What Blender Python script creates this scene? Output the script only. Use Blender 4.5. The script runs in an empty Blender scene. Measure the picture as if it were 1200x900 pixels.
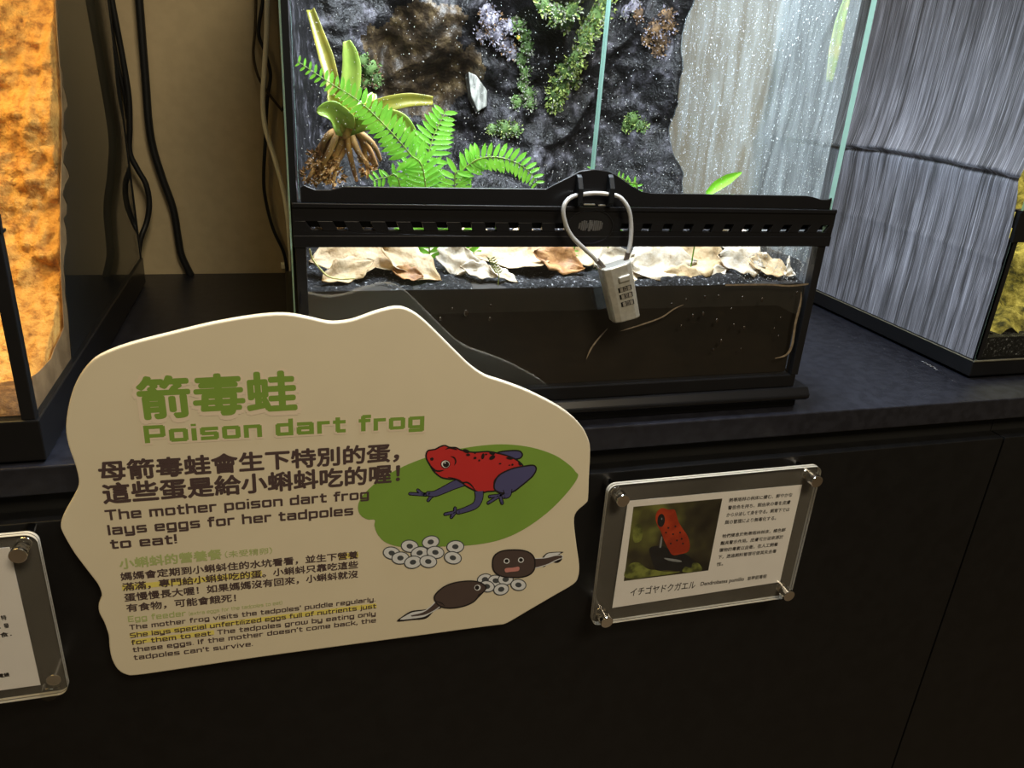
import bpy, bmesh, math, random
from mathutils import Vector, Matrix, noise
S = bpy.context.scene
COL = S.collection
rnd = random.Random(7)

# ------------------------------------------------------------------ camera
F_PX = 904.0
def _rows(a, b, c):
    fwd = Vector((math.sin(a)*math.cos(b), math.cos(a)*math.cos(b), -math.sin(b)))
    right = Vector((math.cos(a), -math.sin(a), 0)); up = right.cross(fwd)
    r2 = math.cos(c)*right + math.sin(c)*up
    u2 = -math.sin(c)*right + math.cos(c)*up
    return r2, u2, fwd
RX, UP, FW = _rows(0.29874363, 0.39361778, 0.0656438)
cam_d = bpy.data.cameras.new('camera'); cam = bpy.data.objects.new('camera', cam_d); COL.objects.link(cam)
cam_d.sensor_width = 36.0; cam_d.lens = 36.0*F_PX/1200.0; cam_d.clip_start = 0.01
M = Matrix.Identity(4)
for i in range(3):
    M[i][0] = RX[i]; M[i][1] = UP[i]; M[i][2] = -FW[i]
cam.matrix_world = M
S.camera = cam
S.view_settings.view_transform = 'Standard'; S.view_settings.look = 'None'
S.view_settings.exposure = 0.0; S.view_settings.gamma = 1.0; S.view_settings.use_curve_mapping = False
S.cycles.transparent_max_bounces = 32; S.cycles.max_bounces = 12

# ------------------------------------------------------------------ world and large lights
W = bpy.data.worlds.new('room_air'); S.world = W; W.use_nodes = True
bg = W.node_tree.nodes['Background']; bg.inputs[0].default_value = (1.0, 0.80, 0.50, 1); bg.inputs[1].default_value = 0.085
def area(name, loc, target, sx, sy, power, color, spread=180):
    l = bpy.data.lights.new(name, 'AREA'); l.shape = 'RECTANGLE'; l.size = sx; l.size_y = sy
    l.energy = power; l.color = color; l.spread = math.radians(spread)
    o = bpy.data.objects.new(name, l); COL.objects.link(o); o.location = loc
    o.rotation_euler = (Vector(target)-Vector(loc)).to_track_quat('-Z', 'Y').to_euler()
    return o
area('ceiling_lamp_light', (0.45, -0.9, 1.35), (0.25, 0.5, -0.35), 0.7, 0.5, 27.5, (1.0, 0.84, 0.60))
area('terrarium_lamp_light', (0.235, 0.70, 0.242), (0.24, 0.70, -0.3), 0.40, 0.20, 11.0, (0.80, 0.88, 1.0), 160)
area('amber_tank_lamp_light', (-0.42, 0.67, 0.235), (-0.38, 0.74, -0.3), 0.36, 0.20, 2.6, (1.0, 0.66, 0.22), 130)
area('right_tank_lamp_light', (0.94, 0.84, 0.22), (0.90, 0.72, -0.3), 0.30, 0.20, 1.3, (1.0, 0.92, 0.50), 130)

# ------------------------------------------------------------------ helpers
def P(px, py, Y):
    d = RX*((px-600)/F_PX) - UP*((py-450)/F_PX) + FW
    return d*(Y/d.y)
def PX(px, py, X):
    d = RX*((px-600)/F_PX) - UP*((py-450)/F_PX) + FW
    return d*(X/d.x)
def PZ(px, py, Z):
    d = RX*((px-600)/F_PX) - UP*((py-450)/F_PX) + FW
    return d*(Z/d.z)

def tag(o, label=None, cat=None, group=None, kind=None):
    if label: o['label'] = label
    if cat: o['category'] = cat
    if group: o['group'] = group
    if kind: o['kind'] = kind
    return o
def empty(name, loc, label=None, cat=None, group=None):
    o = bpy.data.objects.new(name, None); COL.objects.link(o); o.location = loc; o.empty_display_size = .02
    return tag(o, label, cat, group)

class MB:
    def __init__(s): s.v = []; s.f = []; s.m = []
    def add(s, vs, fs, mi=0):
        b = len(s.v); s.v += [tuple(v) for v in vs]
        for f in fs: s.f.append([b+i for i in f]); s.m.append(mi)
    def box(s, x0, x1, y0, y1, z0, z1, mi=0):
        s.add([(x0,y0,z0),(x1,y0,z0),(x1,y1,z0),(x0,y1,z0),(x0,y0,z1),(x1,y0,z1),(x1,y1,z1),(x0,y1,z1)],
              [(0,3,2,1),(4,5,6,7),(0,1,5,4),(1,2,6,5),(2,3,7,6),(3,0,4,7)], mi)
    def prism(s, pts, vec, mi=0):
        n = len(pts); a = [Vector(p) for p in pts]; b = [p+Vector(vec) for p in a]
        s.add(a+b, [tuple(range(n)), tuple(range(2*n-1, n-1, -1))]+[(i,(i+1)%n,n+(i+1)%n,n+i) for i in range(n)], mi)
    def tube(s, pts, r, n=10, mi=0, caps=True):
        pts = [Vector(p) for p in pts]; m = len(pts)
        rs = r if isinstance(r, (list, tuple)) else [r]*m
        t0 = (pts[1]-pts[0]).normalized()
        nrm = t0.orthogonal().normalized(); vs = []
        for i, p in enumerate(pts):
            t = (pts[min(i+1,m-1)]-pts[max(i-1,0)]).normalized()
            nrm = (nrm - t*nrm.dot(t)).normalized(); bn = t.cross(nrm)
            for k in range(n):
                a = 2*math.pi*k/n; vs.append(p+(nrm*math.cos(a)+bn*math.sin(a))*rs[i])
        fs = [(i*n+k, i*n+(k+1)%n, (i+1)*n+(k+1)%n, (i+1)*n+k) for i in range(m-1) for k in range(n)]
        if caps: fs += [tuple(range(n-1,-1,-1)), tuple(range((m-1)*n, m*n))]
        s.add(vs, fs, mi)
    def cyl(s, p0, p1, r, n=24, mi=0): s.tube([p0, p1], r, n, mi)
    def blob(s, c, r, mi=0):
        c = Vector(c); rx, ry, rz = r if isinstance(r, (list, tuple)) else (r, r, r)
        s.add([c+Vector(d) for d in ((rx,0,0),(-rx,0,0),(0,ry,0),(0,-ry,0),(0,0,rz),(0,0,-rz))],
              [(0,2,4),(2,1,4),(1,3,4),(3,0,4),(2,0,5),(1,2,5),(3,1,5),(0,3,5)], mi)
    def grid(s, fn, nu, nv, mi=0):
        vs = [fn(i/(nu-1), j/(nv-1)) for j in range(nv) for i in range(nu)]
        s.add(vs, [(j*nu+i, j*nu+i+1, (j+1)*nu+i+1, (j+1)*nu+i) for j in range(nv-1) for i in range(nu-1)], mi)
    def sphere(s, c, r, mi=0, nu=18, nv=10, fn=None):
        c = Vector(c); vs = []
        for j in range(nv+1):
            th = math.pi*j/nv
            for i in range(nu):
                ph = 2*math.pi*i/nu
                d = Vector((math.sin(th)*math.cos(ph), math.sin(th)*math.sin(ph), math.cos(th)))
                k = fn(d) if fn else 1.0
                vs.append(c+Vector((d.x*r[0], d.y*r[1], d.z*r[2]))*k)
        s.add(vs, [(j*nu+i, (j+1)*nu+i, (j+1)*nu+(i+1)%nu, j*nu+(i+1)%nu) for j in range(nv) for i in range(nu)], mi)
    def build(s, name, mats, parent=None, smooth=False, bevel=0, solid=0):
        me = bpy.data.meshes.new(name)
        off = Vector(parent_world(parent)) if parent else Vector((0,0,0))
        me.from_pydata([tuple(Vector(v)-off) for v in s.v], [], s.f)
        if not isinstance(mats, (list, tuple)): mats = [mats]
        for m in mats: me.materials.append(m)
        for p, mi in zip(me.polygons, s.m): p.material_index = mi; p.use_smooth = smooth
        me.update()
        o = bpy.data.objects.new(name, me); COL.objects.link(o)
        if parent: o.parent = parent
        bm = bmesh.new(); bm.from_mesh(me)
        if solid or bevel or smooth:
            bmesh.ops.remove_doubles(bm, verts=bm.verts, dist=1e-6)
        if not smooth or True:
            bmesh.ops.recalc_face_normals(bm, faces=bm.faces)
        bm.to_mesh(me); bm.free()
        if solid:
            md = o.modifiers.new('thick', 'SOLIDIFY'); md.thickness = solid; md.offset = 0
        if bevel:
            md = o.modifiers.new('bev', 'BEVEL'); md.width = bevel; md.segments = 2; md.limit_method = 'ANGLE'; md.angle_limit = math.radians(35)
        return o
def parent_world(p):
    v = Vector(p.location)
    while p.parent: p = p.parent; v = v+Vector(p.location)
    return v

def spline(pts, n=6, closed=False):
    out = []; N = len(pts); pts = [tuple(p) for p in pts]
    rng = range(N if closed else N-1)
    for i in rng:
        if closed: p0, p1, p2, p3 = pts[i-1], pts[i], pts[(i+1)%N], pts[(i+2)%N]
        else: p0, p1, p2, p3 = pts[max(i-1,0)], pts[i], pts[i+1], pts[min(i+2,N-1)]
        for k in range(n):
            t = k/n
            out.append(tuple(.5*((2*b)+(c-a)*t+(2*a-5*b+4*c-d)*t*t+(3*b-a-3*c+d)*t**3) for a,b,c,d in zip(p0,p1,p2,p3)))
    if not closed: out.append(pts[-1])
    return out

# ------------------------------------------------------------------ materials
def mat(name, color, rough=.5, metal=0, spec=.5, coat=0, var=.0, vscale=40, bump=0, bscale=200, stretch=None, color2=None, ramp=(.4,.6), trans=0, emis=None, detail=4, ior=1.45):
    m = bpy.data.materials.new(name); m.use_nodes = True; nt = m.node_tree; b = nt.nodes['Principled BSDF']
    b.inputs['Base Color'].default_value = (*color, 1); b.inputs['Roughness'].default_value = rough
    b.inputs['Metallic'].default_value = metal; b.inputs['Specular IOR Level'].default_value = spec
    b.inputs['Coat Weight'].default_value = coat; b.inputs['Transmission Weight'].default_value = trans; b.inputs['IOR'].default_value = ior
    def nz(scale):
        tc = nt.nodes.new('ShaderNodeTexCoord'); mp = nt.nodes.new('ShaderNodeMapping'); n = nt.nodes.new('ShaderNodeTexNoise')
        if stretch: mp.inputs['Scale'].default_value = stretch
        n.inputs['Scale'].default_value = scale; n.inputs['Detail'].default_value = detail
        nt.links.new(tc.outputs['Object'], mp.inputs[0]); nt.links.new(mp.outputs[0], n.inputs['Vector']); return n
    if color2 is not None or var:
        n = nz(vscale); r = nt.nodes.new('ShaderNodeValToRGB')
        if color2 is None:
            color2 = tuple(max(0,c*(1-var)) for c in color); 
        r.color_ramp.elements[0].position = ramp[0]; r.color_ramp.elements[0].color = (*color2, 1)
        r.color_ramp.elements[1].position = ramp[1]; r.color_ramp.elements[1].color = (*color, 1)
        nt.links.new(n.outputs['Fac'], r.inputs[0]); nt.links.new(r.outputs[0], b.inputs['Base Color'])
    if bump:
        n = nz(bscale); bp = nt.nodes.new('ShaderNodeBump'); bp.inputs['Strength'].default_value = bump; bp.inputs['Distance'].default_value = .002
        nt.links.new(n.outputs['Fac'], bp.inputs['Height']); nt.links.new(bp.outputs[0], b.inputs['Normal'])
    return m
def rock_mat(name, stops, vscale, rough, bump, bscale, detail=8, spec=.5):
    m = mat(name, (.1,.1,.1), rough, bump=bump, bscale=bscale, spec=spec); nt = m.node_tree
    tc = nt.nodes.new('ShaderNodeTexCoord'); n = nt.nodes.new('ShaderNodeTexNoise'); n.inputs['Scale'].default_value = vscale; n.inputs['Detail'].default_value = detail
    n.inputs['Roughness'].default_value = .65
    r = nt.nodes.new('ShaderNodeValToRGB'); e = r.color_ramp.elements
    e[0].position, e[0].color = stops[0][0], (*stops[0][1],1); e[1].position, e[1].color = stops[-1][0], (*stops[-1][1],1)
    for p, c in stops[1:-1]:
        q = e.new(p); q.color = (*c,1)
    nt.links.new(tc.outputs['Object'], n.inputs['Vector']); nt.links.new(n.outputs['Fac'], r.inputs[0])
    nt.links.new(r.outputs[0], nt.nodes['Principled BSDF'].inputs['Base Color'])
    return m
def glass_mat(name, tint=(.97,.99,.98), rough=.0, ior=1.5):
    m = bpy.data.materials.new(name); m.use_nodes = True; nt = m.node_tree; nt.nodes.clear()
    out = nt.nodes.new('ShaderNodeOutputMaterial'); mx = nt.nodes.new('ShaderNodeMixShader')
    t = nt.nodes.new('ShaderNodeBsdfTransparent'); t.inputs[0].default_value = (*tint,1)
    g = nt.nodes.new('ShaderNodeBsdfGlossy'); g.inputs['Roughness'].default_value = rough
    fr = nt.nodes.new('ShaderNodeFresnel'); fr.inputs['IOR'].default_value = ior
    geo = nt.nodes.new('ShaderNodeNewGeometry'); fb = nt.nodes.new('ShaderNodeMath'); fb.operation = 'SUBTRACT'; fb.inputs[0].default_value = 1.0
    fm = nt.nodes.new('ShaderNodeMath'); fm.operation = 'MULTIPLY'        # only the entering face mirrors (no false total reflection)
    nt.links.new(geo.outputs['Backfacing'], fb.inputs[1]); nt.links.new(fr.outputs[0], fm.inputs[0]); nt.links.new(fb.outputs[0], fm.inputs[1])
    nt.links.new(fm.outputs[0], mx.inputs[0]); nt.links.new(t.outputs[0], mx.inputs[1]); nt.links.new(g.outputs[0], mx.inputs[2]); nt.links.new(mx.outputs[0], out.inputs[0])
    return m
def film_mat(name, col, lo, hi, stretch, scale, ramp, trl=.4):
    # translucent layer: noise decides how much covers the glass
    m = bpy.data.materials.new(name); m.use_nodes = True; nt = m.node_tree; nt.nodes.clear()
    out = nt.nodes.new('ShaderNodeOutputMaterial'); mx = nt.nodes.new('ShaderNodeMixShader')
    t = nt.nodes.new('ShaderNodeBsdfTransparent'); d = nt.nodes.new('ShaderNodeBsdfDiffuse'); tl = nt.nodes.new('ShaderNodeBsdfTranslucent'); m2 = nt.nodes.new('ShaderNodeMixShader')
    d.inputs[0].default_value = (*col,1); tl.inputs[0].default_value = (*col,1); m2.inputs[0].default_value = trl
    tc = nt.nodes.new('ShaderNodeTexCoord'); mp = nt.nodes.new('ShaderNodeMapping'); mp.inputs['Scale'].default_value = stretch
    n = nt.nodes.new('ShaderNodeTexNoise'); n.inputs['Scale'].default_value = scale; n.inputs['Detail'].default_value = 6; n.inputs['Distortion'].default_value = .6
    r = nt.nodes.new('ShaderNodeMapRange'); r.inputs['From Min'].default_value = ramp[0]; r.inputs['From Max'].default_value = ramp[1]; r.inputs['To Min'].default_value = lo; r.inputs['To Max'].default_value = hi
    L = nt.links.new
    L(tc.outputs['Object'], mp.inputs[0]); L(mp.outputs[0], n.inputs['Vector']); L(n.outputs['Fac'], r.inputs[0]); L(r.outputs[0], mx.inputs[0])
    L(d.outputs[0], m2.inputs[1]); L(tl.outputs[0], m2.inputs[2]); L(t.outputs[0], mx.inputs[1]); L(m2.outputs[0], mx.inputs[2]); L(mx.outputs[0], out.inputs[0])
    return m

m_wall = mat('wall_paint', (.48,.385,.235), .85, var=.06, vscale=60, bump=.05, bscale=500)
m_floor = mat('floor_vinyl', (.17,.125,.08), .5, var=.2, vscale=8)
m_counter = mat('counter_laminate', (.019,.020,.028), .38, color2=(.012,.0125,.018), vscale=90, bump=.04, bscale=600)
m_door = mat('black_laminate', (.0085,.0085,.009), .42, spec=.35, var=.2, vscale=60, bump=.03, bscale=700)
m_dark = mat('dark_recess', (.006,.006,.006), .8, var=.2)
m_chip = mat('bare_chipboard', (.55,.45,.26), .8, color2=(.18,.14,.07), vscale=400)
m_plastic = mat('black_plastic', (.009,.009,.010), .30, spec=.3, var=.1, bump=.02, bscale=800)
m_plastic2 = mat('black_plastic_satin', (.010,.010,.011), .42, spec=.3, var=.1)
m_silicone = mat('black_silicone', (.006,.007,.008), .5, spec=.25, var=.1)
m_glass = glass_mat('clear_glass')
m_edge = bpy.data.materials.new('glass_edge'); m_edge.use_nodes = True; _n = m_edge.node_tree; _n.nodes.clear()
_o = _n.nodes.new('ShaderNodeOutputMaterial'); _x = _n.nodes.new('ShaderNodeMixShader'); _t = _n.nodes.new('ShaderNodeBsdfTranslucent'); _d = _n.nodes.new('ShaderNodeBsdfDiffuse')
_t.inputs[0].default_value = (.34,.56,.48,1); _d.inputs[0].default_value = (.30,.50,.43,1); _x.inputs[0].default_value = .35
_n.links.new(_t.outputs[0], _x.inputs[1]); _n.links.new(_d.outputs[0], _x.inputs[2]); _n.links.new(_x.outputs[0], _o.inputs[0])
m_glass2 = glass_mat('double_faced_glass', ior=2.0)
m_acryl = glass_mat('clear_acrylic', (.97,.97,.96), .02)
m_acrylb = film_mat('reflection_haze_acrylic', (.50,.47,.42), .09, .15, (1,1,1), 9, (.3,.7), .1)  # diffuse haze in the colour stands in for the warm room's reflection
m_acryl_edge = mat('acrylic_edge', (.60,.56,.46), .2, var=.1)
m_chrome = mat('chrome', (.80,.78,.75), .12, metal=1, var=.05)
m_steel = mat('brushed_steel', (.56,.56,.51), .34, metal=.45, var=.12, vscale=300)
m_paper = mat('white_card', (.93,.91,.92), .6, var=.02)
m_board = mat('cream_sign_board', (.78,.71,.54), .5, var=.015, vscale=30)
m_halo = mat('pale_halo_print', (.82,.71,.56), .5, var=.01)
m_green = mat('olive_green_print', (.22,.37,.062), .5, var=.03)
m_leafp = mat('leaf_green_print', (.22,.39,.062), .5, var=.03)
m_capt = mat('caption_green_print', (.46,.54,.22), .5, var=.03)
m_brown = mat('dark_brown_print', (.085,.055,.055), .5, var=.03)
m_yel = mat('yellow_marker_print', (.86,.76,.19), .5, var=.03)
m_red = mat('red_print', (.58,.035,.035), .5, var=.03)
m_navy = mat('indigo_print', (.085,.085,.22), .5, var=.03)
m_black = mat('black_print', (.018,.015,.016), .5, var=.03)
m_white = mat('white_print', (.86,.86,.86), .5, var=.02)
m_egg = mat('pale_grey_print', (.75,.79,.84), .5, var=.03)
m_tad = mat('tadpole_brown_print', (.085,.060,.055), .5, var=.03)
m_pink = mat('pink_print', (.62,.26,.24), .5, var=.03)

# ------------------------------------------------------------------ setting
mb = MB(); mb.box(-2.2, 2.6, 1.10, 1.16, -1.15, 1.5); tag(mb.build('wall_back', m_wall), kind='structure')
mb = MB(); mb.box(-2.2, 2.6, -2.4, 1.10, -1.20, -1.15); tag(mb.build('floor', m_floor), kind='structure')

# cabinets and worktop
ZC = -.29
def cabinet(x0, x1, label):
    r = empty('cabinet', ((x0+x1)/2, .83, -1.15), label, 'cabinet')
    mb = MB(); mb.box(x0, x1, .574, 1.095, -1.07, -.3135); mb.build('body', m_dark, r)
    mb = MB(); mb.box(x0+.01, x1-.01, .62, 1.08, -1.15, -1.07); mb.build('plinth', m_dark, r)
    mb = MB(); mb.box(x0+.0006, x1-.0006, .5555, .5738, -1.06, -.3325); mb.build('door', m_door, r, bevel=.0008)
    return r
cab = cabinet(-.483, .7165, 'black laminate cabinet behind the cream frog sign and the clear acrylic placards')
cabinet(.7175, 1.60, 'black laminate cabinet right of the thin door gap in the lower right corner')
mb = MB()
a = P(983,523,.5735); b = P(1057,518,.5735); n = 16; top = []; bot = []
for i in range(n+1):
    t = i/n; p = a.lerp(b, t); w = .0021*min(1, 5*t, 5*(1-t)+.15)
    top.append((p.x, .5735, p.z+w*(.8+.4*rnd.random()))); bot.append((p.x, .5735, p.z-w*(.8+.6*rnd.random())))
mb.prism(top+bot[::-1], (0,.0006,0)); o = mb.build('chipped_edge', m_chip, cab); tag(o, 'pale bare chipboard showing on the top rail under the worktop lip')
ct = empty('worktop', (.5, .83, -.3135), 'continuous black laminate worktop carrying all three glass tanks', 'worktop')
mb = MB(); mb.box(-.60, 1.65, .5617, 1.0995, -.3133, ZC); mb.build('slab', m_counter, ct, bevel=.0012)
m_scuff = mat('pale_scuff', (.42,.42,.44), .7, var=.5, vscale=500)
mb = MB()
def smear(pts, w):
    for i in range(len(pts)-1):
        for t in range(8):
            f = t/8; x = pts[i][0]+(pts[i+1][0]-pts[i][0])*f; y = pts[i][1]+(pts[i+1][1]-pts[i][1])*f
            c = PZ(x+rnd.uniform(-1,1), y+rnd.uniform(-.8,.8), ZC+.00015); r = w*(.4+.8*rnd.random())
            mb.add([c+Vector((math.cos(a)*r*rnd.uniform(.6,1.3), math.sin(a)*r*1.2*rnd.uniform(.6,1.3), 0)) for a in [k2*math.pi/3 for k2 in range(6)]], [tuple(range(6))])
smear([(1082,424),(1090,428),(1098,433)], .0011); smear([(1098,433),(1112,443),(1122,449)], .0004)
for i in range(26):
    x, y = rnd.choice(((1040+60*rnd.random(), 410+50*rnd.random()), (200+120*rnd.random(), 330+40*rnd.random()), (980+60*rnd.random(), 380+40*rnd.random())))
    c = PZ(x, y, ZC+.00015); r = .0002+.0003*rnd.random(); mb.add([c+Vector((r,0,0)), c+Vector((0,r*1.5,0)), c+Vector((-r,0,0)), c+Vector((0,-r*1.5,0))], [(0,1,2,3)])
o = mb.build('scuff_marks', m_scuff, ct); o['kind'] = 'stuff'; tag(o, 'pale scuffs and specks on the black worktop')
# ------------------------------------------------------------------ glass tanks
def pane(name, x0, x1, y0, y1, z0, z1, parent, edge_faces=()):
    """thin glass pane; the listed side faces carry the green cut edge"""
    mb = MB()
    mb.box(x0, x1, y0, y1, z0, z1, 0)
    order = ['-z','+z','-y','+x','+y','-x']
    for e in edge_faces: mb.m[order.index(e)] = 1
    return mb.build(name, [m_glass, m_edge], parent)

def band_mesh(x0, x1, yf, z0, z1, slots, sp0, sp1):
    # hollow front rail whose face is pierced by slanted vents
    mb = MB()
    zs0, zs1 = z0+.0120, z0+.0190
    mb.box(x0, x1, yf, yf+.004, z0, zs0); mb.box(x0, x1, yf, yf+.004, zs1, z1)
    prev_b, prev_t = x0, x0
    for i in range(slots):
        xc = sp0+(sp1-sp0)*i/(slots-1); w = .0080; sk = .0022*(1-2*i/(slots-1))
        lb, rb, lt, rt = xc-w/2+sk, xc+w/2+sk, xc-w/2-sk, xc+w/2-sk
        mb.prism([(prev_b,yf,zs0),(lb,yf,zs0),(lt,yf,zs1),(prev_t,yf,zs1)], (0,.004,0))
        prev_b, prev_t = rb, rt
    mb.prism([(prev_b,yf,zs0),(x1,yf,zs0),(x1,yf,zs1),(prev_t,yf,zs1)], (0,.004,0))
    mb.box(x0+.002, x1-.002, yf+.0066, yf+.0080, zs0+.0012, z1-.0022)     # inner baffle
    mb.box(x0, x1, yf-.0012, yf, z1-.003, z1); mb.box(x0, x1, yf-.0007, yf, z0, z0+.0085)
    mb.box(x0, x1, yf+.004, yf+.012, z1-.0022, z1)         # top lip
    mb.box(x0, x1, yf+.004, yf+.010, z0, z0+.002)          # bottom lip
    return mb

ZT = .245            # the glass goes on above the frame of the picture
# ---------------- centre terrarium
TX0, TX1, TY = .0045, .4560, .5745
T = empty('terrarium', (.23, .80, ZC), 'lit glass terrarium of ferns and moss in the middle, closed with a cable lock', 'terrarium')
mb = MB()
mb.box(.012, .4655, .578, 1.02, ZC, -.279)
mb.prism([(-.004,.5665,-.2735),(-.001,.5660,-.2785),(-.001,.57,-.2800),(-.001,.60,-.28),(-.001,.60,-.266),(-.001,.572,-.266),(-.004,.5685,-.2690)][:0] or [(-.0035,.5705,-.2800),(-.0035,.5665,-.2765),(-.0035,.5665,-.2735),(-.0035,.5715,-.2670),(-.0035,1.022,-.2670),(-.0035,1.022,-.2800)], (.4745,0,0))
mb.box(.0045, .4560, .5735, 1.02, -.267, -.2545)
mb.build('base_frame', m_plastic, T, bevel=.0012)
for x0 in (.0060, .4498):
    mb = MB(); mb.box(x0, x0+.0075, .5728, .582, -.2545, -.132); mb.build('corner_post', m_plastic2, T, bevel=.0006)
band = band_mesh(.0050, .4598, .5722, -.1322, -.1005, 24, .020, .450).build('vent_rail', m_plastic, T, bevel=.0005)
mb = MB(); mb.tube([(.2325+.0190*math.cos(t), .5718, -.1160+.0135*math.sin(t)) for t in [2*math.pi*i/40 for i in range(41)]], .0006, 6)
mb.prism([(.2325+.0185*math.cos(2*math.pi*i/40), .5719, -.1160+.0130*math.sin(2*math.pi*i/40)) for i in range(40)], (0,.003,0))
em = mb.build('emblem_boss', m_plastic2, band)
mb = MB(); xs = -.0105
for i, (w, h) in enumerate([(.0015,.0045),(.0014,.007),(.0014,.008),(.001,.0075),(.0008,.004),(.0022,.0085),(.0008,.006),(.0013,.008),(.0013,.008),(.0013,.0078),(.0013,.0072),(.0009,.005)]):
    x = .2325+xs; z = -.1152
    mb.prism([(x,.5712,z-h/2),(x+w,.5712,z-h/2),(x+w+.0006,.5712,z+h/2),(x+.0006,.5712,z+h/2)], (0,.0008,0)); xs += w+.00045
mb.prism([(.2312,.5710,-.1198),(.2330,.5710,-.1160),(.2316,.5710,-.1160),(.2342,.5710,-.1105),(.2334,.5710,-.1145),(.2348,.5710,-.1145)], (0,.001,0))
mb.build('emblem_relief', mat('grey_relief_print', (.09,.088,.085), .5, var=.1), em)
# glass
pane('side_pane', TX0-.0018, TX0-.0006, .5745, 1.02, -.2545, ZT, T, ('-y',))
mb = MB(); mb.box(TX0-.0005, TX0+.0041, .5760, .585, -.1005, ZT); mb.build('corner_seal', m_silicone, T)
pane('side_pane', TX1-.005, TX1+.0002, .5745, 1.02, -.2545, ZT, T, ('-y',))
mb = MB(); mb.box(.013, .4505, .5758, .5800, -.2545, -.130); mb.build('lower_front_pane', m_glass2, T)
d1 = pane('glass_door', .0102, .2312, .5762, .5805, -.0990, ZT, T, ('-x','+x'))
d2 = pane('glass_door', .2330, .4508, .5762, .5805, -.0990, ZT, T, ('-x',))
mb = MB(); mb.box(TX0, TX1, 1.012, 1.02, -.2545, ZT); mb.build('rear_panel', m_silicone, T)
# door sill with the raised middle
def sill_top(px):
    pts = [(352,220),(356,217),(370,222.5),(388,222.5),(404,218.5),(640,221.5),(650,216),(668,207),(680,200.5),(696,198.5),(712,200.5),(724,206.5),(740,218),(752,224.5),(764,226.5),(945,229.5),(953,231),(963,234),(970,234),(975,231.5)]
    return pts
S0 = [P(x,y,.5742) for x,y in sill_top(0)]
mb = MB(); zb = -.1003
poly = [(p.x,.5736,p.z) for p in S0]
mid = [i for i,(x,y) in enumerate(sill_top(0)) if x <= 696]
for seg in (poly[:10], poly[9:15], poly[14:]):
    mb.prism([(seg[0][0],.5736,zb)]+seg+[(seg[-1][0],.5736,zb)], (0,.0024,0))
sill = mb.build('door_sill', m_plastic, T, bevel=.0004)
for s in (-1, 1):
    c = P(680 if s < 0 else 717, 203, .571); f = P(677 if s < 0 else 721, 242, .571)
    mb = MB(); w = .0021
    pr = [(.5735,c.z-.001),(.5700,c.z-.003),(.5655,c.z-.011),(.5650,f.z+.003),(.5680,f.z),(.5735,f.z)]
    mb.prism([(c.x-w, y, z) for y, z in pr], (2*w,0,0)); mb.build('lock_lug', m_silicone, sill, bevel=.0006)
for p0, p1 in (((684,239.5),(697,240)),((701,240.5),(714,240.5))):
    pa, pb = P(*p0,.5722), P(*p1,.5722)
    mb = MB(); mb.box(pa.x, pb.x, .5716, .5732, pa.z-.0004, pa.z+.0004); mb.build('latch_plate', m_steel, sill)
# substrate
m_soil = rock_mat('black_soil', [(.40,(.004,.004,.005)),(.55,(.012,.012,.013)),(.63,(.05,.05,.055)),(.70,(.42,.42,.44))], 330, .6, .8, 500, detail=3, spec=.12)
m_under = rock_mat('wet_peat', [(.35,(.006,.004,.003)),(.65,(.014,.009,.006))], 25, .6, .1, 100)
def gz(x, y):
    t = min(1, max(0, (y-.583)/.30))
    return -.1665+.010*t+.026*max(0,t-.25)+.006*noise.noise(Vector((x*28, y*28, 1)))+.0025*noise.noise(Vector((x*120, y*120, 5)))
mb = MB(); mb.grid(lambda u, v: (.012+.438*u, .5812+.41*v, -.1682 if v < .001 else gz(.012+.438*u, .5812+.41*v)), 110, 90)
SO = mb.build('soil', m_soil, None, smooth=True); tag(SO, 'speckled black soil bed under the leaf litter inside the lit terrarium', 'soil', kind='stuff')
mb = MB(); mb.box(.0125, .4482, .5812, 1.005, -.2540, -.1683); o = mb.build('drainage_layer', m_under); tag(o, 'dark wet drainage layer below the soil line of the terrarium', 'drainage', kind='stuff')
# rock background of the terrarium
m_rock = rock_mat('wet_rock', [(.34,(.004,.004,.004)),(.50,(.010,.0095,.010)),(.58,(.032,.030,.034)),(.66,(.10,.095,.11)),(.76,(.26,.25,.29))], 46, .36, 1.0, 320, spec=.22)
m_rockb = rock_mat('brown_rock', [(.34,(.010,.007,.004)),(.5,(.035,.022,.011)),(.62,(.10,.068,.032)),(.75,(.24,.18,.10))], 60, .5, .9, 240)
def ry(x, z):
    v = Vector((x*9, z*9, 2.2)); h = noise.noise(v)*.5+noise.noise(v*2.1)*.3+noise.noise(v*4.7)*.16+noise.noise(v*11)*.07
    rid = 1-abs(noise.noise(Vector((x*13+4, z*10, 8.1))))*2
    y = .965-.055*h-.025*max(0, rid)
    y -= .10*math.exp(-((x-.30)/.05)**2)*max(0, .6+z*4)                     # buttress under the moss strip
    y -= .07*max(0, 1-(x-.0)/.09)*max(0, .5-z*3)                           # shoulder on the left
    y -= .075*max(0, min(1, (x-.375)/.07))+.02*max(0, -.03-z)*8*max(0, min(1, (x-.375)/.07))
    y -= max(0, (-.09-z))*1.1                                             # runs out to the ground
    if x < .06: y -= max(0, (.06-x)/.052)**3*.22  # barely seen left flank, added along the pane to block lamp spill
    return min(y, 1.005)
def ymat(x, z): return .60 < x/.45 
mb = MB(); nu, nv = 190, 150
mb.grid(lambda u, v: (.008+.4425*u, ry(.008+.4425*u, -.175+.365*v), -.175+.365*v), nu, nv)
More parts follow.
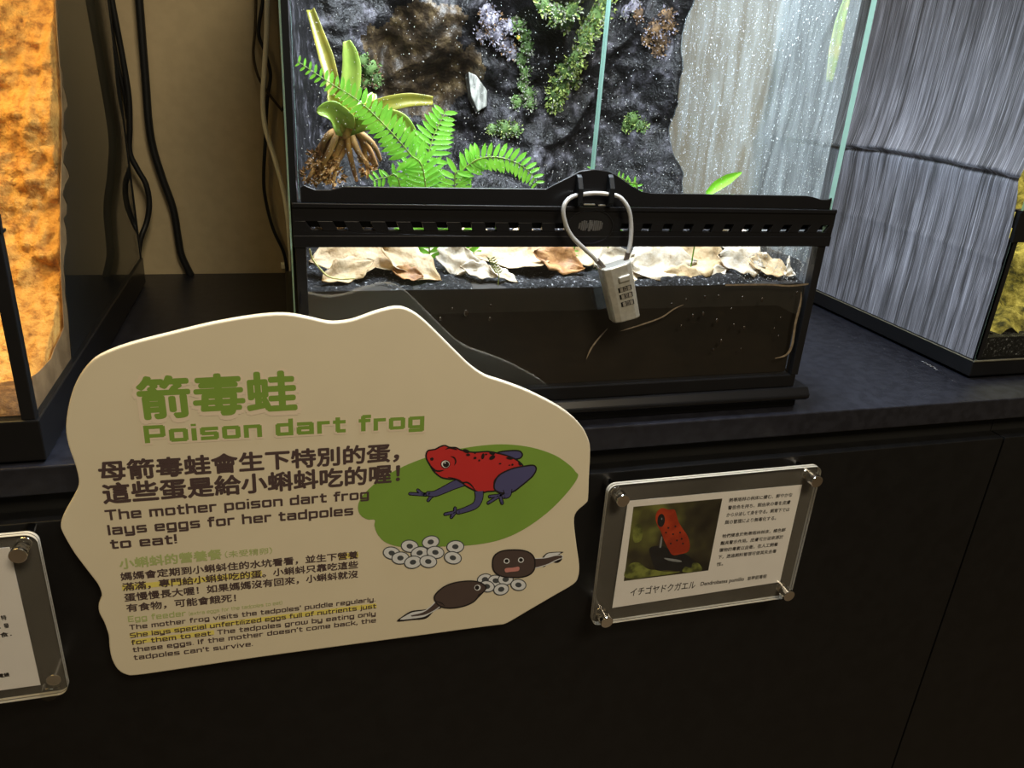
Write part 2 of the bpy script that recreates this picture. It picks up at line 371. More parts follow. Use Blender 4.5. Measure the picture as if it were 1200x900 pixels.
for k, f in enumerate(mb.f):
    cx = sum(mb.v[i][0] for i in f)/4; cz = sum(mb.v[i][2] for i in f)/4
    if noise.noise(Vector((cx*30, cz*30, 4)))*.5+noise.noise(Vector((cx*90, cz*90, 9)))*.25 + 1.0-((cx-.155)/.07)**2-((cz+.01)/.07)**2 > .2: mb.m[k] = 1
mb.build('rock_background', [m_rock, m_rockb], T, smooth=True)
# wet film and condensation
m_fog = film_mat('water_film', (.58,.64,.64), .12, .50, (1, 30, 5.5), 2.2, (.36,.78))
mb = MB()
def fogp(u, v):
    z = -.150+.34*v; yb = .584+ (.900+.22*(z+.1))*u-.584*u
    return (.4492, yb, z)
mb.grid(fogp, 30, 30); wf = mb.build('water_film', m_fog, None); tag(wf, 'misty sheet of water running down inside the right terrarium pane', 'water', kind='stuff')
m_drop = mat('condensation', (.85,.88,.92), .1, spec=.8, var=.05)
mb = MB()
for i in range(3600):
    x = .013+.435*rnd.random(); t = rnd.random()**1.5; z = -.098+.22*t
    r = .00017+.0003*rnd.random()**3
    mb.blob((x, .5809, z), (r, .00018, r*(1+.5*rnd.random())))
for i in range(3800):
    y = .584+.30*rnd.random(); z = -.145+.26*rnd.random(); r = .00014+.0004*rnd.random()**3
    mb.blob((.4488, y, z), (.0003, r, r*(1+2*rnd.random())))
for i in range(260):
    x = .38+.066*rnd.random(); z = -.166+.033*rnd.random(); r = .0002+.0005*rnd.random()**2
    mb.blob((x, .5803, z), (r, .0003, r))
cd = mb.build('condensation', m_drop, T); cd['kind'] = 'stuff'
m_wdrop = mat('water_drop', (.03,.022,.016), .05, spec=1, var=.1)
mb = MB()
for (x,y,r) in [(516,374,2.5),(546,367,4),(574,374,2.6),(530,362,2),(575,358,1.8),(826,348,2),(842,347,2),(857,362,1.6),(870,349,2),(893,351,3),(812,370,2.4),(824,368,2.6),(840,376,3),(798,382,2),(860,381,2),(872,384,2.4),(907,385,1.6),(845,400,3),(868,409,2),(836,410,2),(915,372,1.6),(934,343,2),(912,394,1.6),(787,356,1.5),(804,351,1.6)]:
    p = P(x,y,.5756); rr = r*.575/904
    mb.sphere(p, (rr*.75, .0007, rr*1.2), 0, 10, 6)
wd = mb.build('water_drops', m_wdrop, T, smooth=True); wd['kind'] = 'stuff'
# loose edge of the clear film in the lower pane
m_fe = mat('clear_film_edge', (.24,.19,.13), .4, var=.3, vscale=200)
mb = MB()
def rib(mb, pts, w, Y, mi=0, taper=False):
    n = len(pts); L = []; R = []
    for i in range(n):
        a = pts[max(i-1,0)]; b = pts[min(i+1,n-1)]; dx, dy = b[0]-a[0], b[1]-a[1]; l = math.hypot(dx,dy) or 1
        ww = (w[i] if isinstance(w,(list,tuple)) else w)/2
        if taper: ww *= min(1, .25+3*min(i, n-1-i)/n)
        nx, ny = -dy/l*ww, dx/l*ww
        L.append(P(pts[i][0]+nx, pts[i][1]+ny, Y)); R.append(P(pts[i][0]-nx, pts[i][1]-ny, Y))
    mb.add(L+R, [(i, i+1, n+i+1, n+i) for i in range(n-1)], mi)
rib(mb, spline([(687,421),(693,408),(702,396),(712,385)],5), 1.8, .5755, taper=True)
rib(mb, spline([(727,388),(750,381),(775,372),(790,362),(801,357)],5), 1.6, .5755, taper=True)
rib(mb, spline([(939,342),(938,355),(932,380),(928,405),(921,416),(908,420)],5), 2.6, .5755, taper=True)
rib(mb, spline([(850,334),(900,333.5),(925,335),(950,332.5)],5), 2.0, .5755)
mb.build('clear_film_edge', m_fe, T)

# ---------------- plants, litter and stones in the terrarium
m_fern = mat('fern_green', (.19,.56,.05), .4, color2=(.11,.38,.025), vscale=60, ramp=(.35,.65))
def leafy_light(m, col, f=.35):
    nt = m.node_tree; b = nt.nodes['Principled BSDF']; o = nt.nodes['Material Output']; t = nt.nodes.new('ShaderNodeBsdfTranslucent'); x = nt.nodes.new('ShaderNodeMixShader')
    t.inputs[0].default_value = (*col,1); x.inputs[0].default_value = f
    nt.links.new(b.outputs[0], x.inputs[1]); nt.links.new(t.outputs[0], x.inputs[2]); nt.links.new(x.outputs[0], o.inputs[0])
leafy_light(m_fern, (.33,.72,.07), .3)
m_stem = mat('fern_stem', (.20,.30,.05), .5, var=.2)
def frond(parent, pts, lens, name='frond'):
    """pts: world points from base to tip; lens: pinna length along it"""
    c = spline([tuple(p) for p in pts], 10); c = [Vector(p) for p in c]
    mb = MB(); n = len(c)
    d = [0]
    for i in range(1, n): d.append(d[-1]+(c[i]-c[i-1]).length)
    tot = d[-1]; step = .0046; k = 0; s = .006
    while s < tot-.001:
        i = max(j for j in range(n) if d[j] <= s); i = min(i, n-2); t = (s-d[i])/max(1e-9, d[i+1]-d[i]); p = c[i].lerp(c[i+1], t)
        tg = (c[i+1]-c[i]).normalized(); vw = (-p).normalized(); sd = tg.cross(vw).normalized()
        f = s/tot; q = f*(len(lens)-1); qi = min(int(q), len(lens)-2); L = lens[qi]+(lens[qi+1]-lens[qi])*(q-qi)
        for sg in (-1, 1):
            LL = L*(.9+.2*rnd.random()); ax = (sd*sg*.95+tg*(.32+.1*rnd.random())+vw*(.12*rnd.random()-.02)).normalized()
            wv = ax.cross(vw+sd*.35*sg+Vector((rnd.uniform(-.2,.2),0,.3))).normalized(); wd_ = min(.0044, LL*.34); droop = -vw*LL*.18
            nn = wv.cross(ax).normalized()
            o0 = p+tg*(.0008 if sg > 0 else 0)
            prof = [(0,.35),(.2,.9),(.5,1),(.78,.78),(1,.08)]
            vs = []
            for a, w in prof:
                cc = o0+ax*LL*a+droop*a*a
                vs += [cc+wv*wd_*.5*w+nn*.0003, cc-nn*.0002, cc-wv*wd_*.5*w+nn*.0003]
            mb.add(vs, [(j*3+h, j*3+h+1, j*3+h+4, j*3+h+3) for j in range(len(prof)-1) for h in (0,1)])
        s += step; k += 1
    o = mb.build(name, m_fern, parent, smooth=True)
    mb = MB(); mb.tube(c, [.0007*(1-.6*i/n) for i in range(n)], 6); mb.build('stem', m_stem, o, smooth=True)
    return o
yb = .640
fa = empty('fern', (.115, .64, gz(.115,.64)), 'bright green fern with a long arching frond beside the bromeliad', 'fern')
frond(fa, [(.118,.645,gz(.118,.645)), P(497,205,.645), P(480,180,.645), P(452,148,.645), P(420,118,.65), P(385,96,.655), P(349,72,.66)], [.020,.021,.020,.017,.013,.009,.005])
frond(fa, [(.112,.665,gz(.112,.665)), P(484,212,.665), P(500,185,.67), P(508,160,.675), P(519,137,.68), P(522,128,.68)], [.020,.021,.021,.019,.017,.010])
frond(fa, [(.10,.65,gz(.10,.65)), P(468,214,.65), P(452,208,.65), P(437,212,.645)], [.012,.012,.007])
fb = empty('fern', (.15, .63, gz(.15,.63)), 'small bright green fern curling down over the sill right of the taller fern', 'fern')
frond(fb, [(.148,.632,gz(.148,.632)), P(533,214,.632), P(542,200,.632), P(553,190,.632), P(562,184,.635)], [.016,.017,.015,.012])
frond(fb, [P(548,196,.634), P(560,187,.63), P(580,184,.625), P(604,190,.62), P(622,203,.615), P(630,217,.612)], [.008,.012,.012,.0115,.010,.006])
fc = empty('fern', (.245, .625, gz(.245,.625)), 'fern tips peeking over the sill just right of the lock lugs', 'fern')
frond(fc, [(.262,.622,gz(.262,.622)), P(745,226,.615), P(735,213,.612), P(724,206,.610)], [.004,.006,.006,.004])
frond(fc, [(.240,.632,gz(.240,.632)), P(692,225,.632), P(693,205,.632), P(693,192,.632)], [.004,.006,.006,.004])
def blade(mb, pts, widths, face=None, fold=.25, mi=0, nseg=6):
    c = [Vector(p) for p in spline([tuple(p) for p in pts], nseg)]; n = len(c); vs = []
    for i, p in enumerate(c):
        tg = (c[min(i+1,n-1)]-c[max(i-1,0)]).normalized(); vw = face or (-p).normalized(); sd = tg.cross(vw).normalized(); nn = sd.cross(tg).normalized()
        q = i/(n-1)*(len(widths)-1); qi = min(int(q), len(widths)-2); w = widths[qi]+(widths[qi+1]-widths[qi])*(q-qi)
        for k in (-1,-.5,0,.5,1):
            vs.append(p+sd*w*.5*k+nn*w*fold*(abs(k)**1.5))
    mb.add(vs, [(i*5+k, i*5+k+1, (i+1)*5+k+1, (i+1)*5+k) for i in range(n-1) for k in range(4)], mi)
def leafy(mb, c, rad, n, size, mats, flat=.6):
    for i in range(n):
        d = Vector((rnd.gauss(0,1), rnd.gauss(0,1)*flat, rnd.gauss(0,1))); d.normalize()
        if d.y > .3: d.y = -d.y
        p = Vector(c)+Vector((d.x*rad[0], d.y*rad[1], d.z*rad[2]))*(.55+.5*rnd.random())
        ax = (d+Vector((rnd.uniform(-.7,.7), rnd.uniform(-.7,.2), rnd.uniform(-.6,.8)))).normalized(); sd = ax.cross(Vector((rnd.random()-.5,-1,rnd.random()-.5))).normalized()
        s = size*(.6+.8*rnd.random()); m = rnd.choice(mats)
        q = p+ax*s; up = sd.cross(ax)*s*.25
        mb.add([p, p+ax*s*.45+sd*s*.32+up, q, p+ax*s*.45-sd*s*.32+up], [(0,1,2,3)], m)
m_brol = mat('bromeliad_green', (.34,.46,.09), .35, color2=(.20,.33,.05), vscale=35)
m_broy = mat('bromeliad_yellow', (.34,.29,.045), .35, color2=(.22,.21,.035), vscale=40)
m_root = mat('dry_root', (.52,.29,.10), .7, color2=(.22,.11,.04), vscale=90, stretch=(1,1,.25))
br = empty('bromeliad', (.066, .735, gz(.066,.735)), 'yellow green bromeliad on brown roots in the left corner of the terrarium', 'bromeliad')
YB = .735
def bl(pts, w, m, fold=.25):
    mb = MB(); blade(mb, [P(x,y,Y) for x,y,Y in pts], w, fold=fold); mb.build('leaf', m, br, smooth=True, solid=.0006)
bl([(395,140,.735),(390,100,.745),(383,70,.755),(374,42,.765),(364,12,.775)], [.010,.012,.013,.010,.007], m_broy, .35)
bl([(405,140,.735),(410,105,.735),(412,80,.735),(410,62,.735),(406,48,.735)], [.014,.017,.016,.013,.006], m_brol)
bl([(408,145,.735),(428,132,.725),(455,122,.72),(480,117,.72),(507,118,.72)], [.010,.013,.013,.011,.007], m_broy)
bl([(404,150,.73),(396,138,.715),(384,130,.705),(371,131,.70)], [.012,.022,.018,.004], m_brol, .45)
bl([(408,150,.73),(402,132,.72),(392,120,.715),(386,110,.715)], [.012,.016,.012,.004], m_broy, .4)
bl([(410,150,.735),(435,140,.71),(465,140,.70),(480,152,.695),(486,165,.695)], [.012,.016,.014,.010,.004], m_brol, .3)
bl([(412,150,.735),(425,130,.74),(434,118,.75),(438,110,.755)], [.012,.014,.010,.004], m_brol, .3)
mb = MB()
for (a, b_, c_) in [((398,148),(385,180),(366,212)),((402,150),(395,180),(372,215)),((405,152),(402,178),(385,204)),((410,152),(420,178),(436,200)),((412,150),(430,170),(442,195)),((400,150),(380,165),(375,205)),((408,152),(410,180),(418,212)),((396,150),(376,172),(362,195)),((402,148),(390,172),(380,214)),((399,150),(384,172),(360,212)),((407,150),(398,180),(390,215)),((411,150),(424,165),(432,205)),((413,150),(436,168),(446,188)),((404,150),(388,188),(374,206))]:
    mb.tube(spline([tuple(P(*a,.735)), tuple(P(*b_,.73+.02*rnd.random())), tuple(P(c_[0],c_[1],.73+.02*rnd.random()))], 5), [.0022,.0028,.0032,.0032,.0030,.0028,.0025,.0023,.0021,.0018,.0015], 7)
mb.build('root_base', m_root, br, smooth=True)
mb = MB(); mb.sphere(P(403,150,.738), (.010,.010,.010), 0, 14, 8); mb.build('crown', m_root, br, smooth=True)
# roots sit on a mound of roots reaching the soil
mb = MB()
for i in range(14):
    x = .040+.055*rnd.random(); y = .728+.03*rnd.random()
    mb.tube([(x, y, -.118-.01*rnd.random()), (x+rnd.uniform(-.008,.008), y+rnd.uniform(-.006,.006), -.14), (x+rnd.uniform(-.015,.015), y+rnd.uniform(-.01,.01), gz(x,y)-.002)], [.004,.005,.004], 6)
mb.build('root_foot', m_root, br, smooth=True)
mb = MB()
for (x,y,r) in ((370,185,10),(378,200,11),(365,205,9),(392,205,10),(430,195,8),(384,188,8)): 
    p = P(x,y,.74); leafy(mb, p, (r*.74/904,)*3, 60, .0045, [0])
mb.build('root_fibre', m_root, br)

m_moss1 = mat('moss_bright', (.36,.45,.12), .6, var=.4, vscale=120); m_moss2 = mat('moss_dark', (.10,.18,.045), .7, var=.4, vscale=120); m_moss3 = mat('moss_grey', (.26,.27,.20), .7, var=.4, vscale=120)
m_brnm = mat('dry_moss_brown', (.22,.13,.06), .8, color2=(.08,.05,.03), vscale=120); m_purp = mat('grey_lilac_lichen', (.34,.32,.38), .5, color2=(.12,.11,.14), vscale=120)
ML = [m_moss1, m_moss2, m_moss3, m_brnm, m_purp]
def rockhit(px, py):
    lo = .60; p = None
    for i in range(220):
        Y = .62+.002*i; p = P(px,py,Y)
        if .01 < p.x < .449 and ry(p.x, p.z) <= Y: return P(px,py,Y-.004)
    return P(px,py,.95)
def moss(cl, name, label, cat, mats, size=.0035, n=120, group=None):
    pts = [(rockhit(x,y), r) for x,y,r in cl]; b0 = pts[0][0]
    r_ = empty(name, tuple(b0), label, cat, group)
    lf = MB(); groups = []
    for p, r in pts:
        Rr = r*p.y/904; hit = [g for g in groups if any((p-q).length < (Rr+w)*.62 for q, w in g)]
        new = [(p, Rr)]
        for g in hit: new += g; groups.remove(g)
        groups.append(new); leafy(lf, p, (Rr, Rr*.7, Rr), int(n*(r/12)**1.6)+10, size, mats)
    for g in groups:
        core = MB()
        for p, Rr in g: core.sphere(p+Vector((0,.003,0)), (Rr, Rr*.7, Rr), 0, 10, 7, lambda d: .85+.3*noise.noise(d*2.2+p*90))
        core.build('cushion', ML[mats[0] if mats[0] > 2 else 1], r_, smooth=True)
    lf.build('foliage', ML, r_)
moss([(704,6,18),(694,20,16),(688,36,15),(683,48,13),(672,66,11),(664,80,13),(657,96,13),(652,110,13),(650,124,9),(678,75,8),(672,95,8)], 'moss_strip', 'long strip of green moss hanging left of the door gap', 'moss', [0,0,0,2,1], .0042, 95)
moss([(640,6,12),(655,14,12),(668,10,14),(650,24,8),(662,28,8)], 'moss_clump', 'mixed green moss clump at the top edge beside the hanging moss strip', 'moss', [0,1,2,2], .004, 90)
moss([(592,150,11),(578,152,8),(604,152,8)], 'moss_clump', 'grey green moss clump below the pale stone chip', 'moss', [2,1,0], .003, 110)
moss([(742,140,10),(736,148,8),(752,148,8)], 'moss_clump', 'olive moss clump on dark rock right of the door gap', 'moss', [0,1,1], .003, 110)
moss([(613,100,7),(620,110,8),(607,120,9),(622,122,7)], 'moss_clump', 'small dull moss clump between pale stone chip and hanging moss strip', 'moss', [1,2,2], .003, 90)
moss([(614,40,8),(618,55,8),(612,70,8),(616,85,7),(608,28,8)], 'moss_trail', 'thin trailing moss running down right of the lilac lichen', 'moss', [1,2,1], .0035, 90)
moss([(432,80,12),(424,70,9),(440,92,9),(428,96,8)], 'moss_clump', 'olive brown moss clump right of the upright bromeliad leaf', 'moss', [1,3,1], .003, 100)
moss([(575,22,13),(582,38,13),(570,10,11),(592,52,10),(565,40,8),(600,62,8),(598,30,9)], 'lichen_patch', 'lilac grey crusty lichen patch above the pale stone chip', 'lichen', [4,4,4,3], .0034, 110)
moss([(768,34,11),(776,46,11),(760,46,9),(786,30,9),(772,60,8),(750,18,8),(782,18,9)], 'dry_moss_clump', 'brown tangle of dry moss right of the door gap', 'moss', [3,3,4], .0036, 80)
moss([(745,8,9),(735,14,8)], 'lichen_patch', 'small lilac lichen patch at the top just right of the door gap', 'lichen', [4,4,2], .003, 90)
# pale stone chip, leaf and yellow bits
m_pale = mat('pale_stone', (.42,.42,.38), .7, color2=(.13,.13,.115), vscale=160, bump=.9, bscale=300, stretch=(1,1,.3))
pp = [rockhit(x,y) for x,y in ((549,84),(558,88),(571,106),(571,124),(560,131),(552,112))]
yy = min(p.y for p in pp)-.004
mb = MB(); mb.prism([tuple(P(x,y,yy)) for x,y in ((549,84),(558,88),(571,106),(571,124),(560,131),(552,112))], (.002,.03,-.004)); o = mb.build('stone_chip', m_pale, bevel=.0012); tag(o, 'pale grey stone chip wedged upright in dark rock', 'stone')
for (x,y,lab) in ((606,44,'tiny round yellow berry on the trailing moss'),):
    p = rockhit(x,y); mb = MB(); mb.sphere(p+Vector((0,-.006,0)), (.0026,.0022,.0026), 0, 12, 8); o = mb.build('berry', mat('berry_yellow', (.75,.48,.05), .4, var=.1), smooth=True); tag(o, lab, 'berry')
m_lf = mat('young_leaf_green', (.22,.66,.03), .4, var=.15)
mb = MB(); blade(mb, [P(828,228,.60), P(840,218,.60), P(853,210,.60), P(869,202,.60)], [.004,.009,.0085,.001], fold=.15); mb.tube([(P(828,228,.60)), (P(822,240,.602)), (P(822,240,.602).x, .604, gz(P(822,240,.602).x,.604))], .0006, 6)
o = mb.build('young_leaf', m_lf, smooth=True); tag(o, 'single bright green leaf showing above the sill in the misty right half', 'leaf')
mb = MB(); blade(mb, [P(972,96,.612), P(978,60,.612), P(985,25,.612), P(996,-12,.612)], [.005,.009,.008,.004], fold=.2); o = mb.build('yellowing_leaf', mat('leaf_yellowing', (.42,.38,.10), .5, color2=(.22,.34,.06), vscale=50), smooth=True, solid=.0005); tag(o, 'yellowing strap leaf against the right pane at the top of the terrarium', 'leaf')
# leaf litter
m_lit = [rock_mat('dead_leaf_tan', [(.30,(.20,.11,.04)),(.40,(.42,.28,.14)),(.55,(.50,.36,.20)),(.75,(.58,.46,.31))], 110, .6, .4, 260), rock_mat('dead_leaf_pale', [(.30,(.26,.18,.10)),(.40,(.46,.36,.24)),(.55,(.56,.47,.36)),(.75,(.66,.60,.52))], 110, .6, .4, 260), rock_mat('dead_leaf_rust', [(.30,(.14,.05,.01)),(.5,(.34,.15,.04)),(.75,(.50,.28,.10))], 110, .6, .4, 260)]
def litter(px, py, Y, L, Wd, ang, tilt, mi, label, curl=.3):
    L *= 1.15; Wd *= 1.22
    p = P(px,py,Y); g = gz(min(max(p.x,.013),.449), Y); seed = rnd.random()*50
    mb = MB(); nu, nv = 15, 9
    R = Matrix.Rotation(math.radians(ang),3,'Y') if False else Matrix.Rotation(math.radians(ang),3,'Z')
    Tm = Matrix.Rotation(math.radians(tilt),3,'X')
    vs = []
    for j in range(nv):
        for i in range(nu):
            u = i/(nu-1); v = j/(nv-1)*2-1
            w = (math.sin(math.pi*min(1,u*1.02))**.75)*(1+.16*math.sin(u*21+seed)+.12*noise.noise(Vector((u*6,seed,v))))
            q = Vector(((u-.5)*L, v*w*Wd/2, 0)); q.z = curl*Wd*(v*v*w*.5)+.18*Wd*noise.noise(Vector((u*3,v*2,seed)))+curl*L*.25*(u-.5)**2
            q = Tm @ (R @ q); vs.append(q)
    zmin = min(q.z for q in vs); base = Vector((p.x, Y, p.z))
    if base.z+zmin < g-.004: base.z = g-.004-zmin
    mb.add([base+q for q in vs], [(j*nu+i, j*nu+i+1, (j+1)*nu+i+1, (j+1)*nu+i) for j in range(nv-1) for i in range(nu-1)])
    for v in range(len(mb.v)):
        x, y, z = mb.v[v]; mb.v[v] = (min(max(x,.0135),.4470), max(y,.5825), z)
    o = mb.build('dead_leaf', m_lit[mi], smooth=True, solid=.0005); tag(o, label, 'dead leaf', 'leaf litter on the terrarium soil')
LT = 'leaf litter'
litter(425,303,.625,.075,.034,8,32,0,'long tan dead leaf at the left end of the terrarium litter')
litter(482,316,.612,.050,.024,-38,40,0,'tan dead leaf sloping down behind the peak of the cream sign')
litter(478,321,.600,.022,.012,-15,40,2,'small rust coloured dead leaf on the black soil above the sign peak')
litter(536,306,.618,.026,.030,70,50,1,'upright pale leaf flake between the two broad tan leaves')
litter(563,318,.605,.030,.014,-15,40,1,'narrow whitish leaf flake low in front of the litter')
litter(612,298,.635,.085,.040,6,30,0,'broad tan dead leaf left of the lock cable')
litter(590,322,.598,.024,.009,-40,35,1,'thin pale leaf strip pointing down left of the lock')
litter(690,298,.64,.050,.030,20,30,0,'tan dead leaf behind the lock cable ends')
litter(775,312,.610,.062,.042,5,38,1,'large pale dead leaf right beside the lock')
litter(822,306,.618,.055,.038,-10,36,0,'broad tan dead leaf in the right half of the litter')
litter(836,326,.598,.026,.012,20,35,1,'small white leaf flake at the soil edge in the right half')
litter(868,308,.610,.040,.026,-20,40,1,'silvery pale dead leaf right of the broad tan one')
litter(900,313,.604,.034,.020,-25,40,0,'small tan dead leaf near the right corner of the litter')
litter(932,314,.602,.030,.014,30,40,1,'pale curled dead leaf in the right corner of the terrarium')
litter(745,330,.598,.024,.016,-40,40,1,'pale leaf corner half hidden behind the lock body')
litter(408,318,.605,.040,.018,25,42,0,'tan dead leaf lying low at the far left of the litter')
litter(655,306,.615,.040,.026,-25,38,2,'brown curled dead leaf just left of the lock cable')
litter(720,306,.606,.036,.022,15,40,1,'pale dead leaf showing right behind the lock body top')
litter(800,326,.597,.034,.016,-8,40,0,'tan dead leaf low at the soil line right of the lock')
litter(470,296,.66,.06,.04,0,25,1,'pale dead leaf at the back of the litter above the sign peak')
litter(560,292,.67,.06,.035,10,25,0,'tan dead leaf at the back between the broad leaves')
litter(880,295,.66,.06,.035,-10,25,1,'pale dead leaf at the back of the right half')
# green sprig in litter
mb = MB(); a = P(575,303,.59); b = P(585,322,.59)
mb.tube([a,b,(b.x,.592,gz(b.x,.592))], .0004, 6)
for i in range(7):
    p = a.lerp(b, i/7); 
    for s in (-1,1): mb.add([p, p+Vector((.004*s,0,.002)), p+Vector((.002*s,0,-.0006))], [(0,1,2)])
o = mb.build('moss_sprig', m_moss1); tag(o, 'tiny green sprig growing through the leaf litter', 'sprig')
mb = MB(); mb.tube(spline([tuple(P(x,y,.583)) for x,y in ((363,292),(366,303),(375,315),(385,324),(400,327),(416,326))],5), .0007, 6); 
o = mb.build('root_thread', mat('yellow_root', (.66,.62,.24), .5, var=.1), smooth=True); tag(o, 'thin yellow root thread curving down the left end of the lower pane', 'root')

# ---------------- combination cable lock
LK = empty('cable_lock', tuple(P(730,345,.556)), 'small silver combination lock hanging from the terrarium door lugs by a steel cable', 'lock')
loop = [(707,316,.558),(697,303,.558),(684,291,.559),(668,274,.561),(660.5,253,.562),(662,239,.5635),(670,231,.5665),(682,228,.5695),(697,226.5,.5705),(712,227.5,.5695),(726,231,.5665),(736,244,.5635),(739.5,262,.562),(739,282,.560),(736,297,.558),(733,308,.558)]
mb = MB(); mb.tube(spline([tuple(P(x,y,Y)) for x,y,Y in loop], 6), .00175, 10); cb = mb.build('cable', mat('coated_cable', (.50,.50,.48), .28, metal=.3, var=.1), LK, smooth=True)
for a, b in (((700,305),(708,315)),((736,296),(733,308))):
    mb = MB(); mb.cyl(P(*a,.558), P(*b,.558), .0022, 14); mb.build('ferrule', mat('ferrule_grey', (.20,.17,.15), .4, metal=.8, var=.1), cb, smooth=False)
front = [P(x,y,.5515) for x,y in ((706,317),(741,305.5),(751.5,371),(720.5,379.5))]
back = [P(x,y,.5515)+Vector((0,.012,0)) for x,y in ((706,317),(741,305.5),(751.5,371),(720.5,379.5))]
def lockp(u, v, off=0):
    a = front[0].lerp(front[1], u); b = front[3].lerp(front[2], u); p = a.lerp(b, v); return Vector((p.x, p.y-off, p.z))
mb = MB()
prof = [(0,.003),(.06,0),(.24,-.0018),(.78,-.0018),(.94,-.0002),(1,.003)]
vs = []
for v in (0, .02, .98, 1):
    for u, o_ in prof:
        p = lockp(u, v); vs.append((p.x, p.y+o_+(.0008 if v in (0,1) else 0), p.z))
n = len(prof); fs = [(j*n+i, j*n+i+1, (j+1)*n+i+1, (j+1)*n+i) for j in range(3) for i in range(n-1)]
b0 = len(vs); vs += [tuple(back[0]), tuple(back[1]), tuple(back[2]), tuple(back[3])]
fs += [(b0,b0+3,b0+2,b0+1), tuple([b0]+[0,n,2*n,3*n]+[b0+3]), tuple([b0+1]+[n-1,2*n-1,3*n-1,4*n-1]+[b0+2]), tuple(list(range(n))+[b0+1,b0]), tuple(list(range(3*n,4*n))+[b0+2,b0+3])]
mb.add(vs, fs); body = mb.build('lock_body', m_steel, LK, bevel=.0004)
def lockbox(u0,u1,v0,v1,o0,o1,name,m,parent,bev=0):
    mb = MB(); mb.prism([tuple(lockp(u,v,o1)) for u,v in ((u0,v0),(u1,v0),(u1,v1),(u0,v1))], (0,o1-o0,0)); return mb.build(name, m, parent, bevel=bev)
lockbox(.42,.80,.185,.285,.0005,.0036,'release_button',m_steel,LK,.0008)
for k, v0 in enumerate((.375,.50,.635)):
    w = lockbox(.34,.80,v0,v0+.085,.0012,.0020,'dial_window',m_dark,LK)
    mb = MB(); 
    for q in range(3):
        u = .40+.13*q
        mb.prism([tuple(lockp(uu,vv,.0024)) for uu,vv in ((u,v0+.008),(u+.10,v0+.008),(u+.10,v0+.077),(u,v0+.077))], (0,.0004,0))
    dl = mb.build('number_dial', mat('dial_grey', (.42,.40,.36) , .4, metal=.5, var=.2), w)
    c_ = bpy.data.curves.new('digit','FONT'); c_.body = str((9,0,8)[k]); oo = bpy.data.objects.new('digit', c_); COL.objects.link(oo)
    me = bpy.data.meshes.new_from_object(oo.evaluated_get(bpy.context.evaluated_depsgraph_get())); bpy.data.objects.remove(oo)
    xs = [v.co.x for v in me.vertices]; ys = [v.co.y for v in me.vertices]
    mb = MB(); mb.add([tuple(lockp(.54+.07*(v.co.x-min(xs))/(max(xs)-min(xs)), v0+.072-.06*(v.co.y-min(ys))/(max(ys)-min(ys)), .0026)) for v in me.vertices], [tuple(p.vertices) for p in me.polygons]); mb.build('digit', m_black, w)

# ---------------- amber lit tank at the left edge
LX, LX0, LY = -.1776, -.633, .5665
A = empty('amber_tank', ((LX+LX0)/2, .80, ZC), 'amber lit glass tank with orange rock cut by the left edge of the view', 'terrarium')
mb = MB(); mb.box(LX0, -.1757, LY, 1.050, -.2875, -.2552); mb.box(LX0+.01, -.1775, LY+.004, 1.035, ZC, -.2875); mb.build('base_frame', m_plastic, A, bevel=.0012)
mb = MB(); mb.box(LX-.0098, LX-.0008, LY+.0015, LY+.0100, -.2552, -.122); mb.build('corner_post', m_plastic2, A, bevel=.0006)
mb = MB(); mb.box(LX0, LX0+.008, LY+.0015, LY+.010, -.2552, -.122); mb.build('corner_post', m_plastic2, A, bevel=.0006)
band_mesh(LX0, LX+.0010, LY, -.122, -.090, 24, LX0+.016, LX-.012).build('vent_rail', m_plastic, A, bevel=.0005)
pane('side_pane', LX-.0030, LX, LY+.003, 1.046, -.2552, ZT, A)
pane('lower_front_pane', LX0+.008, LX-.010, LY+.003, LY+.007, -.2552, -.122, A)
pane('glass_door', LX0+.23, LX-.006, LY+.003, LY+.007, -.090, ZT, A, ('-x',))
pane('glass_door', LX0+.006, LX0+.228, LY+.003, LY+.007, -.090, ZT, A, ('+x',))
mb = MB(); mb.box(LX-.006, LX+.0008, 1.0445, 1.049, -.2552, ZT); mb.build('rear_seal', m_silicone, A)
mb = MB(); mb.box(LX0, LX-.004, 1.043, 1.048, -.2552, ZT); mb.build('rear_panel', m_silicone, A)
filmL = [(68,-12),(68,0),(69,40),(71,75),(74,84),(74,100),(78,112),(80,124),(76,132),(75,150),(80,168),(76,178),(75,190),(80,200),(82,207),(77,216),(74,228),(79,239),(79,250),(75,256),(78,268),(79,284),(76,300),(75,312),(77,330),(77,345),(80,365),(82,392),(85,432)]
oraL = [(64,-12),(65,0),(68,50),(71,90),(73,130),(73,170),(72,200),(71,230),(71,260),(71,300),(72,330),(74,360),(75,384),(70,396),(64,408),(60,420),(51,430),(44,437),(38,441)]
m_film = mat('black_backing_film', (.020,.021,.024), .28, color2=(.012,.012,.013), vscale=140, stretch=(1,6,1), bump=.12, bscale=260)
def XP(pts, X): return [tuple(PX(x,y,X)) for x,y in pts]
b1 = PX(85,432,LX-.0034); 
mb = MB(); mb.prism(XP(filmL, LX-.0034)+[(LX-.0034,1.044,-.2552),(LX-.0034,1.044,ZT),(LX-.0034,.80,ZT)], (-.0004,0,0)); mb.build('backing_film', m_film, A)
m_beige = mat('torn_backing_edge', (.38,.23,.12), .6, color2=(.26,.15,.075), vscale=60)
mb = MB(); inn = XP(oraL, LX-.0040); outp = XP(filmL, LX-.0040)
outp = [(p[0], p[1]+.002, p[2]) for p in outp]
mb.prism(inn+[(LX-.0040,.579,-.2552),(LX-.0040,.62,-.2552)]+outp[::-1], (-.0005,0,0)); mb.build('torn_backing_edge', m_beige, A)
